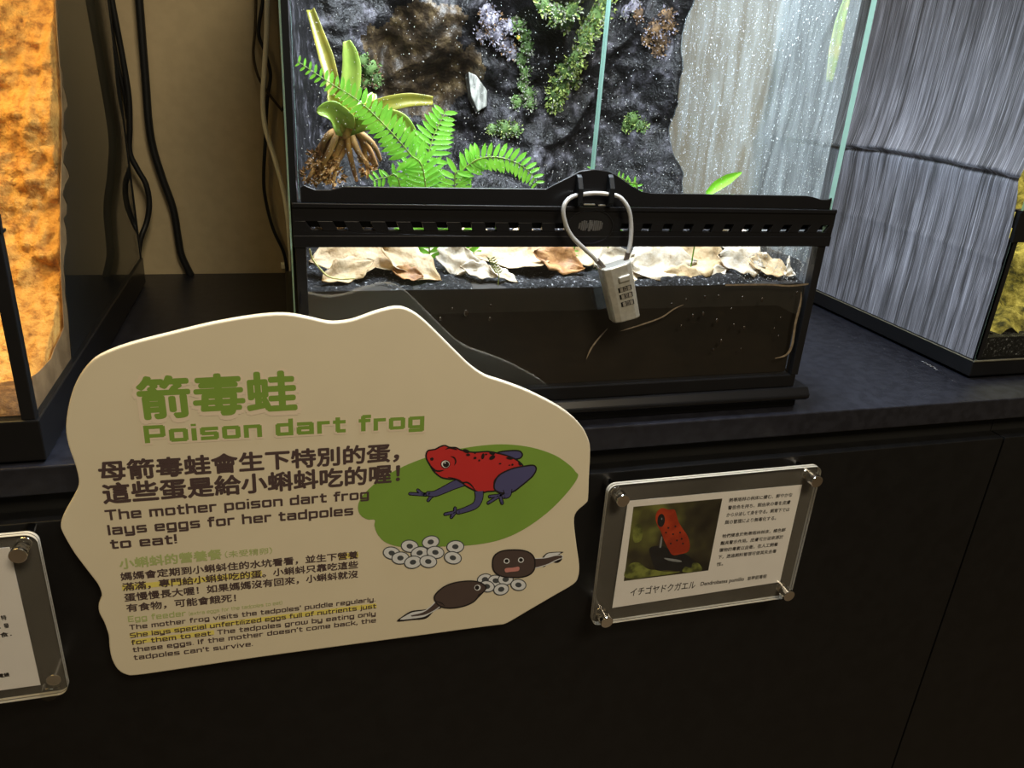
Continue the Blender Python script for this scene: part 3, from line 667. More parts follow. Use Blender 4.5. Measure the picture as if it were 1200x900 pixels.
m_orock = rock_mat('orange_rock', [(.28,(.16,.05,.010)),(.40,(.50,.22,.05)),(.52,(.70,.36,.09)),(.75,(.80,.48,.16))], 120, .85, 1.0, 420)
def oy(x, z):
    v = Vector((x*10, z*10, 12)); h = noise.noise(v)*.5+noise.noise(v*2.3)*.3+noise.noise(v*6)*.16+noise.noise(v*17)*.07
    y = .795+.55*z-.030*h-.010*noise.noise(Vector((x*38,z*38,6)))-.006*noise.noise(Vector((x*90,z*90,6)))-.003*noise.noise(Vector((x*210,z*210,6)))-max(0,-.20-z)*1.4-.10*max(0,-.30-x)*0
    return max(y+.02*math.sin(x*23), .588)
mb = MB(); mb.grid(lambda u, v: (LX0+.01+.438*u, min(oy(LX0+.01+.438*u, -.255+.49*v), 1.04), -.255+.49*v), 220, 220); 
rb_ = len(mb.v); col = [mb.v[j*220+219] for j in range(220)]
mb.add([(x, y, z) for x, y, z in col]+[(x, 1.041, z) for x, y, z in col], [(j, j+1, 220+j+1, 220+j) for j in range(219)])
mb.build('rock_background', m_orock, A, smooth=True)
m_sand = rock_mat('ochre_sand', [(.3,(.06,.025,.008)),(.5,(.13,.06,.02)),(.7,(.26,.14,.05))], 120, .8, .6, 400)
mb = MB(); mb.grid(lambda u, v: (LX0+.01+.439*u, .575+.44*v, -.2545 if (v < .001 or u > .999) else -.247+.012*v+.01*noise.noise(Vector((u*9,v*9,2)))), 60, 50); o = mb.build('sand', m_sand, None, smooth=True); tag(o, 'brown ochre sand on the floor of the amber tank', 'sand', kind='stuff')
def stone(c, r, m, label, seed):
    mb = MB(); mb.sphere(c, r, 0, 36, 24, lambda d: 1+.30*noise.noise(d*1.6+Vector((seed,0,0)))+.12*noise.noise(d*4+Vector((seed,3,0)))+.05*noise.noise(d*10))
    o = mb.build('rock', m, smooth=True); tag(o, label, 'rock'); return o
m_ostone = rock_mat('amber_stone', [(.3,(.30,.14,.03)),(.5,(.66,.40,.11)),(.7,(.85,.62,.25))], 22, .7, .6, 150)
stone(PX(22,430,-.235)+Vector((0,.0,.006)), (.033,.036,.030), m_ostone, 'amber rounded rock low behind the black corner post of the left tank', 2)
stone(PX(2,395,-.235)+Vector((-.03,.05,.0)), (.04,.04,.05), m_ostone, 'taller amber rock cut by the left edge of the view', 8)
stone(PX(6,225,-.26)+Vector((0,.04,0)), (.012,.014,.014), mat('grey_brown_stone', (.30,.20,.10), .7, var=.5, vscale=60), 'small grey brown stone at the left edge halfway up the orange wall', 5)
stone(PX(22,128,-.25)+Vector((0,.10,0)), (.012,.012,.010), mat('rust_stone', (.40,.14,.03), .8, var=.3, vscale=60), 'rust brown stone knob on the orange rock wall', 4)

# ---------------- tank at the right edge, its side covered by a streaked sheet
RX0, RX1, RY = .7120, 1.167, .6140
B = empty('side_tank', (.94, .84, ZC), 'glass tank cut by the right edge with a grey streaked side', 'terrarium')
mb = MB(); mb.box(RX0-.0015, RX1, RY-.0005, 1.085, -.2860, -.2672); mb.box(RX0+.008, RX1-.008, RY+.005, 1.07, ZC, -.2860); mb.build('base_frame', m_plastic, B, bevel=.0012)
mb = MB(); mb.tube([(RX0-.0016,RY+.001,-.2682),(RX0-.0016,1.084,-.2682)], .0007, 6); mb.tube([(RX0-.0014,RY-.0006,-.2682),(RX0+.44,RY-.0006,-.2682)], .0011, 6); mb.build('base_lip', mat('lighter_plastic_lip', (.16,.15,.11), .3, var=.2), B)  # lip in a lighter tone than the base frame
for x0 in (RX0+.0005, RX1-.012):
    mb = MB(); mb.box(x0, x0+.0095, RY+.001, RY+.010, -.2672, -.138); mb.build('corner_post', m_plastic2, B, bevel=.0006)
band_mesh(RX0+.0005, RX1, RY, -.138, -.106, 24, RX0+.016, RX1-.016).build('vent_rail', m_plastic, B, bevel=.0005)
pane('side_pane', RX0+.0008, RX0+.0040, RY+.001, 1.080, -.2672, ZT, B, ('-y',))
pane('lower_front_pane', RX0+.0100, RX1-.012, RY+.002, RY+.006, -.2672, -.138, B)
pane('glass_door', RX0+.006, RX0+.227, RY+.002, RY+.006, -.106, ZT, B, ('+x',))
pane('glass_door', RX0+.229, RX1-.006, RY+.002, RY+.006, -.106, ZT, B, ('-x',))
mb = MB(); mb.box(RX0+.004, RX1, 1.075, 1.080, -.2672, ZT); mb.build('rear_panel', m_silicone, B)
m_sheet = bpy.data.materials.new('streaked_sheet'); m_sheet.use_nodes = True
nt = m_sheet.node_tree; b = nt.nodes['Principled BSDF']; b.inputs['Roughness'].default_value = .38
tc = nt.nodes.new('ShaderNodeTexCoord')
def strk(sc, detail, lo, hi, a, c):
    mp = nt.nodes.new('ShaderNodeMapping'); mp.inputs['Scale'].default_value = sc
    n = nt.nodes.new('ShaderNodeTexNoise'); n.inputs['Scale'].default_value = 1; n.inputs['Detail'].default_value = detail; n.inputs['Roughness'].default_value = .6
    r = nt.nodes.new('ShaderNodeMapRange'); r.inputs['From Min'].default_value = lo; r.inputs['From Max'].default_value = hi; r.inputs['To Min'].default_value = a; r.inputs['To Max'].default_value = c
    nt.links.new(tc.outputs['Object'], mp.inputs[0]); nt.links.new(mp.outputs[0], n.inputs['Vector']); nt.links.new(n.outputs['Fac'], r.inputs[0]); return r
s1 = strk((5, 150, 3.0), 8, .35, .75, .0, .7); s2 = strk((5, 900, 16), 5, .50, .78, .0, 1.1); s3 = strk((3, 14, 8), 2, .3, .7, .6, 1.1)
ad = nt.nodes.new('ShaderNodeMath'); ad.operation = 'ADD'; mu = nt.nodes.new('ShaderNodeMath'); mu.operation = 'MULTIPLY'
nt.links.new(s1.outputs[0], ad.inputs[0]); nt.links.new(s2.outputs[0], ad.inputs[1]); nt.links.new(ad.outputs[0], mu.inputs[0]); nt.links.new(s3.outputs[0], mu.inputs[1])
cr = nt.nodes.new('ShaderNodeValToRGB'); cr.color_ramp.elements[0].color = (.065,.063,.068,1); cr.color_ramp.elements[1].color = (.52,.52,.60,1); cr.color_ramp.elements[0].position = .05; cr.color_ramp.elements[1].position = 1.0
nt.links.new(mu.outputs[0], cr.inputs[0]); nt.links.new(cr.outputs[0], b.inputs['Base Color'])
bp = nt.nodes.new('ShaderNodeBump'); bp.inputs['Strength'].default_value = .35; bp.inputs['Distance'].default_value = .001
nt.links.new(ad.outputs[0], bp.inputs['Height']); nt.links.new(bp.outputs[0], b.inputs['Normal'])
foldpts = [PX(x,y,RX0) for x,y in ((985,172),(1035,176),(1080,184),(1120,191),(1160,200),(1190,207))]
def foldz(y):
    f = foldpts
    if y >= f[0].y: return f[0].z+(f[0].z-f[1].z)/(f[0].y-f[1].y)*(y-f[0].y)*.3
    for i in range(len(f)-1):
        if f[i+1].y <= y <= f[i].y: t = (y-f[i].y)/(f[i+1].y-f[i].y); return f[i].z+(f[i+1].z-f[i].z)*t
    return f[-1].z
def sheet(u, v):
    y = .6165+.46*u; z = -.2665+.46*v; d = z-foldz(y); x = RX0-.0008
    if d > 0: x -= .012*math.exp(-d/.035)*min(1, d/.002)
    else: x -= .0035*math.exp(d/.03)*(1-math.exp(d/.004))
    d2 = z-(foldz(y)-.083); x -= .0007*math.exp(-(d2/.004)**2)
    x -= .0012*noise.noise(Vector((y*60, z*14, 3)))
    if u < .06 and d < 0: x += 0
    return (min(x, RX0-.0003), y+(.010*math.exp(-abs(d)/.02)*max(0,1-u/.06) if -.06 < d < 0 else 0), z)
mb = MB(); mb.grid(sheet, 90, 170); o = mb.build('streaked_sheet', m_sheet, B, smooth=True); tag(o, 'wrinkled grey sheet with fine vertical streaks')
m_ymoss = rock_mat('yellow_moss', [(.36,(.03,.03,.006)),(.5,(.28,.24,.05)),(.7,(.70,.60,.20))], 60, .8, .8, 250)
def mound(u, v):
    x = RX0+.008+.42*u; y = .63+.40*v
    return (x, y, -.243+.16*min(1, (v*1.6))*(.75+.5*noise.noise(Vector((x*14,y*14,1))))+.015*noise.noise(Vector((x*50,y*50,2))))
mb = MB(); mb.grid(mound, 70, 70); mb.build('moss_mound', m_ymoss, B, smooth=True)
mb = MB(); mb.box(RX0+.0045, RX1-.013, .6205, 1.07, -.2665, -.2440); o = mb.build('soil', m_soil); tag(o, 'dark soil behind the lower pane of the tank at the right edge', 'soil', kind='stuff')

# ---------------- cables on the wall
m_cable = mat('black_cable', (.012,.012,.012), .4, var=.1); m_cable2 = mat('dark_metal_cable', (.10,.075,.045), .35, metal=.6, var=.3, vscale=300); m_wcable = mat('white_tube', (.90,.87,.74), .35, var=.05)
def cable(pts, r, m, label, cat='cable'):
    w_ = [tuple(P(x,y,Y)) for x,y,Y in pts]; w_ = [(w_[0][0]-.01, w_[0][1], w_[0][2]+.42), (w_[0][0], w_[0][1], w_[0][2]+.15)]+w_      # on up the wall
    mb = MB(); mb.tube(spline(w_, 8), r, 10); o = mb.build('cable' if cat == 'cable' else 'air_tube', m, smooth=True); tag(o, label, cat)
cable([(160,-30,1.085),(163,0,1.085),(167,50,1.086),(171,100,1.087),(174,140,1.087),(179,172,1.088),(190,208,1.088),(203,245,1.088),(209,280,1.088),(213,300,1.088),(224,323,1.090)], .0047, m_cable, 'thick black cable hanging alone down the brown wall')
cable([(126,-30,1.07),(131,0,1.07),(137,32,1.071),(145,75,1.073),(151,115,1.074),(152,150,1.074),(152,178,1.075),(161,198,1.075),(171,216,1.075),(175,238,1.075),(172,260,1.073),(164,284,1.066),(160,322,1.066)], .0034, m_cable, 'thinner black cable hanging just behind the rear edge of the amber tank')
cable([(122,-30,1.078),(127,0,1.078),(132,40,1.079),(139,80,1.08),(146,110,1.082),(150,140,1.083)], .0025, m_cable, 'short black cable strand joining the thinner cable behind the amber tank')
cable([(313,-30,1.05),(313,0,1.05),(312,45,1.05),(309.5,85,1.05),(308,120,1.05),(311,150,1.05),(320,180,1.05),(330,215,1.05),(336.5,250,1.05),(340,290,1.05),(342,325,1.05)], .0030, m_wcable, 'cream white air tube hanging beside the left pane of the lit terrarium', 'tube')
cable([(299,-30,1.08),(300,0,1.08),(299,35,1.08),(297,62,1.08),(302,88,1.08),(315,110,1.08),(337,137,1.08)], .0017, m_cable2, 'bronze cable bending right behind the cream air tube')
cable([(309,-30,1.083),(308,0,1.083),(303,38,1.083),(311,62,1.083),(317,88,1.083),(313,118,1.083),(311,165,1.085),(309,205,1.085),(311,232,1.085),(320,268,1.085),(333,297,1.085),(337,324,1.085)], .0022, m_cable, 'slim black cable weaving behind the cream air tube to the worktop')
mb = MB(); a = P(329,308,1.094); b_ = P(336,314,1.094); mb.box(a.x, b_.x, 1.089, 1.0998, b_.z, a.z); o = mb.build('cable_clip', m_wcable, bevel=.001); tag(o, 'tiny cream cable clip low on the wall beside the terrarium', 'clip')

# ---------------- print helpers (everything printed lies in its card's plane)
def poly(mb, pts, Y, mi): mb.add([tuple(P(x,y,Y)) for x,y in pts], [tuple(range(len(pts)))], mi)
def ell(mb, cx, cy, rx_, ry_, Y, mi, rot=0, n=28):
    c, s = math.cos(math.radians(rot)), math.sin(math.radians(rot))
    poly(mb, [(cx+rx_*math.cos(t)*c-ry_*math.sin(t)*s, cy+rx_*math.cos(t)*s+ry_*math.sin(t)*c) for t in [2*math.pi*i/n for i in range(n)]], Y, mi)
def text_geo(mb, body, bl_, br_, h, Y, mi, bold=0.0):
    c = bpy.data.curves.new('txt', 'FONT'); c.body = body; c.resolution_u = 3
    o = bpy.data.objects.new('txt', c); COL.objects.link(o)
    dg = bpy.context.evaluated_depsgraph_get(); me = bpy.data.meshes.new_from_object(o.evaluated_get(dg)); bpy.data.objects.remove(o); bpy.data.curves.remove(c)
    xs = [v.co.x for v in me.vertices]; ys = [v.co.y for v in me.vertices]
    a, b = P(*bl_, Y), P(*br_, Y); u = b-a; up = Vector((-u.z, 0, u.x)).normalized()
    H = (P(bl_[0], bl_[1]-h, Y)-a).length
    x0, x1, y0, y1 = min(xs), max(xs), min(ys), max(ys)
    vs = [a+u*((v.co.x-x0)/(x1-x0))+up*H*((v.co.y-y0)/(y1-y0)) for v in me.vertices]; fs = [tuple(p.vertices) for p in me.polygons]
    sh = H*bold; un = u.normalized()
    dirs = [(0,0)] if not bold else [(math.cos(k*math.pi/4), math.sin(k*math.pi/4)) for k in range(8)]
    for k, (dx, dy) in enumerate(dirs):
        mb.add([v+un*sh*dx+up*sh*dy-Vector((0,6e-6*k,0)) for v in vs], fs, mi)
    bpy.data.meshes.remove(me)
_c = .45
GL = {
'a':(4,[[(0.2,4),(3.55,4),(4,3.55),(4,0)],[(4,2.25),(_c,2.25),(0,1.85),(0,_c),(_c,0),(4,0)]]),
'b':(4,[[(0,5.8),(0,0),(3.55,0),(4,_c),(4,3.55),(3.55,4),(0,4)]]),
'c':(3.7,[[(3.7,4),(_c,4),(0,3.55),(0,_c),(_c,0),(3.7,0)]]),
'd':(4,[[(4,5.8),(4,0),(_c,0),(0,_c),(0,3.55),(_c,4),(4,4)]]),
'e':(4,[[(3.9,0),(_c,0),(0,_c),(0,3.55),(_c,4),(3.55,4),(4,3.55),(4,2),(0,2)]]),
'f':(2.4,[[(2.6,5.8),(1.25,5.8),(.8,5.35),(.8,0)],[(0,4),(2.4,4)]]),
'g':(4,[[(4,4),(_c,4),(0,3.55),(0,_c),(_c,0),(4,0)],[(4,4),(4,-1.2),(3.55,-1.6),(.2,-1.6)]]),
'h':(4,[[(0,5.8),(0,0)],[(0,4),(3.55,4),(4,3.55),(4,0)]]),
'i':(0,[[(0,3.7),(0,0)],[(0,5.75),(0,6.0)]]),
'j':(1,[[(1,4),(1,-1.2),(.6,-1.6),(0,-1.6)],[(1,5.5),(1,5.8)]]),
'k':(3.8,[[(0,5.8),(0,0)],[(0,2),(1.6,2),(3.6,4)],[(1.6,2),(3.8,0)]]),
'l':(0,[[(0,5.8),(0,0)]]),
'm':(6,[[(0,0),(0,4),(5.55,4),(6,3.55),(6,0)],[(3,4),(3,0)]]),
'n':(4,[[(0,0),(0,4),(3.55,4),(4,3.55),(4,0)]]),
'o':(4,[[(_c,0),(0,_c),(0,3.55),(_c,4),(3.55,4),(4,3.55),(4,_c),(3.55,0),(_c,0)]]),
'p':(4,[[(0,-1.6),(0,4),(3.55,4),(4,3.55),(4,_c),(3.55,0),(0,0)]]),
'r':(2.6,[[(0,0),(0,4),(2.6,4)]]),
's':(4,[[(3.9,4),(_c,4),(0,3.55),(0,2.4),(_c,2),(3.55,2),(4,1.6),(4,_c),(3.55,0),(.1,0)]]),
't':(2.6,[[(.8,5.3),(.8,_c),(1.25,0),(2.6,0)],[(0,4),(2.6,4)]]),
'u':(4,[[(0,4),(0,_c),(_c,0),(4,0)],[(4,4),(4,0)]]),
'v':(4,[[(0,4),(2,0),(4,4)]]),
'w':(6,[[(0,4),(0,_c),(_c,0),(5.55,0),(6,_c),(6,4)],[(3,4),(3,0)]]),
'x':(4,[[(0,0),(4,4)],[(0,4),(4,0)]]),
'y':(4,[[(0,4),(0,_c),(_c,0),(4,0)],[(4,4),(4,-1.2),(3.55,-1.6),(.2,-1.6)]]),
'z':(4,[[(0,4),(4,4),(0,0),(4,0)]]),
'T':(4.6,[[(0,5.8),(4.6,5.8)],[(2.3,5.8),(2.3,0)]]),
'P':(4.6,[[(0,0),(0,5.8),(4.15,5.8),(4.6,5.35),(4.6,2.65),(4.15,2.2),(0,2.2)]]),
'S':(4.6,[[(4.5,5.8),(_c,5.8),(0,5.35),(0,3.4),(_c,2.95),(4.15,2.95),(4.6,2.5),(4.6,_c),(4.15,0),(.1,0)]]),
'E':(4.2,[[(4.2,5.8),(0,5.8),(0,0),(4.2,0)],[(0,2.95),(3.8,2.95)]]),
'I':(0,[[(0,5.8),(0,0)]]),
'!':(0,[[(0,5.8),(0,2)],[(0,.25),(0,0)]]), '.':(0,[[(0,.25),(0,0)]]), ',':(0,[[(0,.3),(-.3,-.9)]]), "'":(0,[[(0,5.8),(0,4.7)]]),
'(':(1.1,[[(1.1,6.2),(.2,5),(.2,.4),(1.1,-.8)]]), ')':(1.1,[[(0,6.2),(.9,5),(.9,.4),(0,-.8)]]),
}
def sq_text(mb, body, bl_, br_, cap, Y, mi, t=1.0, gap=1.0):
    quads = []; x = t/2
    for ch in body:
        if ch == ' ': x += 3.2; continue
        w, strokes = GL[ch]
        for st in strokes:
            for (ax, ay), (bx, by) in zip(st[:-1], st[1:]):
                dx, dy = bx-ax, by-ay; l = math.hypot(dx, dy) or 1; ex, ey = dx/l*t/2, dy/l*t/2
                if l < .9: ex *= .45; ey *= .45
                nx, ny = -dy/l*t/2, dx/l*t/2
                quads.append([(x+ax-ex+nx, ay-ey+ny),(x+bx+ex+nx, by+ey+ny),(x+bx+ex-nx, by+ey-ny),(x+ax-ex-nx, ay-ey-ny)])
        x += w+t+gap
    width = x-gap-t/2
    a, b = P(*bl_, Y), P(*br_, Y); u = (b-a); up = Vector((-u.z, 0, u.x)).normalized(); H = (P(bl_[0], bl_[1]-cap, Y)-a).length/(5.8+t)
    for k, q in enumerate(quads):
        mb.add([a+u*(px_/width)+up*H*(py_+t/2)-Vector((0,4e-6*(k%11),0)) for px_, py_ in q], [(0,1,2,3)], mi)

# ---------------- cream frog sign
YS = .5400
SG = empty('information_sign', tuple(P(380,790,YS+.003)), 'large cream wavy edged sign about poison dart frogs in front of the worktop', 'sign')
out = [(77,500),(81,472),(89,448),(101,430),(117,417),(150,404),(200,391),(250,379),(300,370.5),(335,368.5),(362,373),(385,378),(402,377.5),(418,374),(440,366),(463,360.5),(478,363),(494,373),(515,393),(535,413),(553,430),(570,441),(590,447.5),(620,459),(650,474),(668,486),(682,500),(689,513),(692,527),(690.5,560),(689.5,584),(687,590),(676,600),(673,612),(676,640),(679,662),(678,676),(672,685),(650,698),(620,715.5),(598,728.5),(590,732),(582,733),(540,738.5),(500,744),(410,756),(300,771),(200,786),(160,791.5),(148,791),(138,785),(131,773),(128,758),(127,745),(122,730),(116,718),(115.5,708),(119,698),(115,686),(107,675),(97,662),(86,647),(75,628),(71,617),(74,604),(84,586),(91,572),(92,562),(88,545),(80,522)]
O3 = [P(x,y,YS) for x,y in spline(out, 3, True)]
mb = MB(); mb.prism([tuple(p) for p in O3], (0,.0060,0)); mb.build('board', m_board, SG, bevel=.0010)
for x, y in ((230,700),(560,640),(240,560),(560,520)):
    p = P(x,y,YS); mb = MB(); y1 = .5553 if p.z < -.334 else .5616
    if p.z > -.315 or p.z < -.334: mb.cyl((p.x,YS+.006,p.z), (p.x,y1,p.z), .009, 20); o = mb.build('spacer', m_chrome, SG)
def D(k): return YS-.00012*k-.0002
def z4(x,y): return (410+x/3.462, 500+y/3.462)
# leaf and frog
mb = MB()
lf = [(925,205),(880,270),(800,350),(700,420),(600,462),(480,482),(330,487),(220,489),(150,472),(115,440),(100,402),(101,378),(70,376),(42,357),(33,325),(45,290),(80,250),(140,203),(220,160),(310,125),(420,95),(540,76),(640,72),(740,85),(830,115),(890,155),(915,182)]
poly(mb, spline([z4(*p) for p in lf], 4, True), D(1), 0); mb.build('leaf_print', m_leafp, SG)
FM = [m_red, m_navy, m_black, m_white]
def limb(mb, pts, w, k, mi=1):
    q = spline([z4(*p) for p in pts], 5); ww = [w[0]+(w[-1]-w[0])*i/(len(q)-1) if len(w) == 2 else w[0] for i in range(len(q))]
    rib(mb, q, [(a+7)/3.462 for a in ww], D(k), 2); rib(mb, q, [a/3.462 for a in ww], D(k+.5), mi)
    ell(mb, *q[-1], (ww[-1]+7)/6.9, (ww[-1]+7)/6.9, D(k), 2); ell(mb, *q[-1], ww[-1]/6.9, ww[-1]/6.9, D(k+.5), mi)
def oshape(mb, pts, k, mi, w=6):
    q = spline([z4(*p) for p in pts], 5, True); poly(mb, q, D(k), mi); rib(mb, q+[q[0]], w/3.462, D(k+.4), 2)
mb = MB()
oshape(mb, [(600,106),(640,98),(685,98),(700,112),(692,127),(668,131),(630,122)], 2, 1)
limb(mb, [(462,222),(420,238),(385,255),(345,272),(318,272)], (34,15), 3.0)
for e in ((244,272),(276,258),(318,299)): limb(mb, [(345,272),(300,275),e] if e[1] < 290 else [(345,274),(330,284),e], (11,8), 1.6)
body = [(310,112),(318,97),(345,92),(365,82),(385,76),(405,84),(430,85),(455,96),(500,104),(560,101),(600,108),(650,122),(690,145),(702,170),(670,225),(600,258),(560,263),(530,268),(500,256),(470,240),(440,216),(400,212),(370,205),(342,182),(325,155),(312,132)]
oshape(mb, body, 4, 0)
limb(mb, [(524,262),(524,290),(510,318),(475,335),(440,346)], (32,14), 5.3)
for e in ((387,355),(412,367),(427,331)): limb(mb, [(455,342),(430,346),e], (10,8), 4.6)
oshape(mb, [(585,245),(592,215),(612,192),(660,170),(710,160),(745,157),(756,172),(742,200),(702,235),(662,264),(625,270),(596,262)], 6, 1)
limb(mb, [(640,255),(640,275),(625,282)], (32,14), 6.4)
for e in ((562,309),(568,283),(618,310)): limb(mb, [(635,268),(612,278),e], (10,8), 5.6)
def arc(mb, pts, w, k, mi=2): rib(mb, spline([z4(*p) for p in pts], 5), w/3.462, D(k), mi, True)
arc(mb, [(330,160),(345,176),(362,180),(382,176)], 6, 8); arc(mb, [(410,120),(424,126),(430,142),(424,157)], 5, 8); arc(mb, [(388,92),(405,86),(425,90),(436,94)], 5, 8)
arc(mb, [(398,205),(430,212),(455,226),(475,226),(492,236),(512,262)], 6, 8); arc(mb, [(585,240),(590,215),(615,190)], 6, 8)
ell(mb, *z4(388,152), 19/3.46, 17/3.46, D(8), 2); ell(mb, *z4(388,152), 16.5/3.46, 14.5/3.46, D(8.5), 3); ell(mb, *z4(390,153), 12.5/3.46, 12/3.46, D(9), 2); ell(mb, *z4(386,147), 3/3.46, 3/3.46, D(9.5), 3)
ell(mb, *z4(333,131), 7/3.46, 6/3.46, D(8), 2)
for x,y,a,b_,r in ((472,99,14,7,20),(480,114,8,5,0),(508,127,6,5,0),(540,120,6,12,10),(525,137,4,4,0),(577,107,12,7,20),(578,125,8,13,60),(648,128,14,5,10),(660,154,4,4,0),(648,156,3,3,0),(610,150,5,3,0),(690,150,9,5,60),(553,112,5,3,0),(508,107,4,3,0)): ell(mb, *z4(x,y), a/3.46, b_/3.46, D(8), 2, r)
mb.build('frog_print', FM, SG)
def eggs(cs, rx_, ry_, name):
    mb = MB()
    for i, (x,y) in enumerate(cs):
        r = (-12, 6, -4, 10)[i%4]; k = 3+i*.25
        ell(mb, *z4(x,y), (rx_+2.5)/3.46, (ry_+2.5)/3.46, D(k), 2, r); ell(mb, *z4(x,y), (rx_-1.5)/3.46, (ry_-1.5)/3.46, D(k+.1), 0, r); ell(mb, *z4(x,y), 13/3.46, 10/3.46, D(k+.2), 2, r)
        ell(mb, *z4(x+15,y-9), 4/3.46, 2.5/3.46, D(k+.2), 1, -30)
    mb.build(name, [m_egg, m_white, mat('slate_print', (.07,.08,.09), .5, var=.03)], SG)
eggs([(328,468),(243,485),(428,487),(170,513),(283,512),(347,510),(205,533),(418,532),(256,550),(318,547)], 34, 24, 'egg_cluster_print')
TM = [m_tad, m_black, m_egg, m_pink]
mb = MB()
poly(mb, spline([z4(*p) for p in ((778,540),(790,520),(810,510),(866,508),(850,520),(862,535),(845,552),(815,550),(785,570))],4,True), D(3), 1)
poly(mb, spline([z4(*p) for p in ((786,536),(796,520),(812,513),(856,511),(830,526),(815,540),(795,542))],4,True), D(3.2), 2)
limb(mb, [(735,555),(765,552),(800,545),(835,532),(858,528)], (40,8), 3.4, 0)
q = [z4(665+86*math.copysign(abs(math.cos(t))**.75, math.cos(t)), 556+56*math.copysign(abs(math.sin(t))**.75, math.sin(t))) for t in [2*math.pi*i/40 for i in range(40)]]
poly(mb, q, D(4), 0); rib(mb, q+[q[0]], 1.6, D(4.2), 1)
for x,y in ((636,545),(694,541)): ell(mb, *z4(x,y), 12/3.46, 11/3.46, D(4.4), 2); ell(mb, *z4(x,y), 8/3.46, 7.5/3.46, D(4.6), 1)
poly(mb, spline([z4(*p) for p in ((628,582),(634,574),(660,572),(684,568),(688,578),(680,586),(650,589),(634,591))],4,True), D(4.4), 3)
mb.build('tadpole_print', TM, SG)
eggs([(548,620),(592,625),(632,620),(556,648),(614,660),(684,642)], 30, 22, 'egg_cluster_print')
mb = MB()
oq = [z4(*p) for p in ((352,722),(320,738),(300,742),(250,748),(215,768),(192,790),(250,785),(310,778),(345,745),(372,735))]
poly(mb, spline(oq,4,True), D(5), 1); poly(mb, spline([z4(*p) for p in ((340,732),(300,746),(255,753),(225,768),(205,783),(260,778),(305,770),(335,748))],4,True), D(5.2), 2)
limb(mb, [(362,715),(335,738),(300,758),(250,768)], (26,4), 5.4, 0)
oq = spline([z4(*p) for p in ((343,698),(352,675),(385,648),(430,632),(490,626),(530,633),(553,652),(540,672),(522,690),(500,712),(455,730),(400,736),(362,726))],4,True)
poly(mb, oq, D(6), 0); rib(mb, oq+[oq[0]], 1.5, D(6.2), 1)
ell(mb, *z4(518,653), 13/3.46, 12/3.46, D(6.4), 2, -15); ell(mb, *z4(516,653), 8.5/3.46, 9/3.46, D(6.6), 1)
arc(mb, [(518,692),(525,680),(540,676)], 4, 6.5, 1); arc(mb, [(350,708),(372,716),(385,728)], 4, 6.5, 1)
mb.build('tadpole_print', TM, SG)
# lettering
mb = MB()
text_geo(mb, '箭毒蛙', (163.5,494), (349,483.5), 51, D(.6), 0, .085); sq_text(mb, 'Poison dart frog', (168,522), (499,503.5), 23.5, D(.6), 0, 2.6, -.1)
mb.build('heading_halo', m_halo, SG)
mb = MB()
text_geo(mb, '箭毒蛙', (166,491), (347,480.5), 48, D(1.2), 0, .036); sq_text(mb, 'Poison dart frog', (170,519.5), (497,501.5), 20.5, D(1.2), 0, 1.5, 1.0)
mb.build('heading_lettering', m_green, SG)
mb = MB()
text_geo(mb, '母箭毒蛙會生下特別的蛋，', (118,564.5), (467,540.5), 23.5, D(1.6), 0, .034)
text_geo(mb, '這些蛋是給小蝌蚪吃的喔！', (122.5,590.5), (468,565), 23.5, D(1.6), 0, .034)
sq_text(mb, 'The mother poison dart frog', (124,610), (432.5,584.5), 12.2, D(1.6), 0, 1.3, .85)
sq_text(mb, 'lays eggs for her tadpoles', (127,627.3), (414,603.5), 12, D(1.6), 0, 1.3, .85)
sq_text(mb, 'to eat!', (129.8,643.5), (207.7,637), 11.5, D(1.6), 0, 1.3, .85)
mb.build('bold_lettering', m_brown, SG)
mb = MB()
text_geo(mb, '小蝌蚪的營養餐', (141,667), (260,655), 12, D(1.2), 0, .032); text_geo(mb, '（未受精卵）', (264,654), (319,649), 8, D(1.2), 0, .01)
mb.build('caption_lettering', m_capt, SG); mb = MB()
sq_text(mb, 'Egg feeder', (150.5,729), (218,721.7), 6.8, D(1.2), 0, 1.1); sq_text(mb, '(extra eggs for the tadpoles to eat)', (221.6,721.3), (331,708), 4.2, D(1.2), 0, .8)
mb.build('caption_lettering', m_capt, SG)
mb = MB()
for a, b_, w in (((397,652.5),(420,650),6),((143,689),(307,672),6),((152,744.5),(441,709.5),5),((154,752.5),(251,741),5)): rib(mb, [a, b_], w, D(.5), 0)
mb.build('marker_highlight', m_yel, SG)
mb = MB()
text_geo(mb, '媽媽會定期到小蝌蚪住的水坑看看，並生下營養', (142,680.8), (419.5,654.5), 9.6, D(1.2), 0, .026)
text_geo(mb, '滿滿，專門給小蝌蚪吃的蛋。小蝌蚪只靠吃這些', (144.3,693), (419.5,665.8), 9.6, D(1.2), 0, .026)
text_geo(mb, '蛋慢慢長大喔！如果媽媽沒有回來，小蝌蚪就沒', (146.5,705.4), (419.5,677), 9.6, D(1.2), 0, .026)
text_geo(mb, '有食物，可能會餓死！', (148.8,717.5), (276.5,705), 9.4, D(1.2), 0, .026)
sq_text(mb, "The mother frog visits the tadpoles' puddle regularly.", (152,738.2), (440,704.8), 5.8, D(1.2), 0, 1.22, .9)
sq_text(mb, 'She lays special unfertilized eggs full of nutrients just', (152.8,747.7), (440.8,712.8), 5.8, D(1.2), 0, 1.22, .9)
sq_text(mb, 'for them to eat. The tadpoles grow by eating only', (154.3,756), (440.3,721.5), 5.8, D(1.2), 0, 1.22, .9)
sq_text(mb, "these eggs. If the mother doesn't come back, the", (155.8,764.5), (440.6,729.3), 5.8, D(1.2), 0, 1.22, .9)
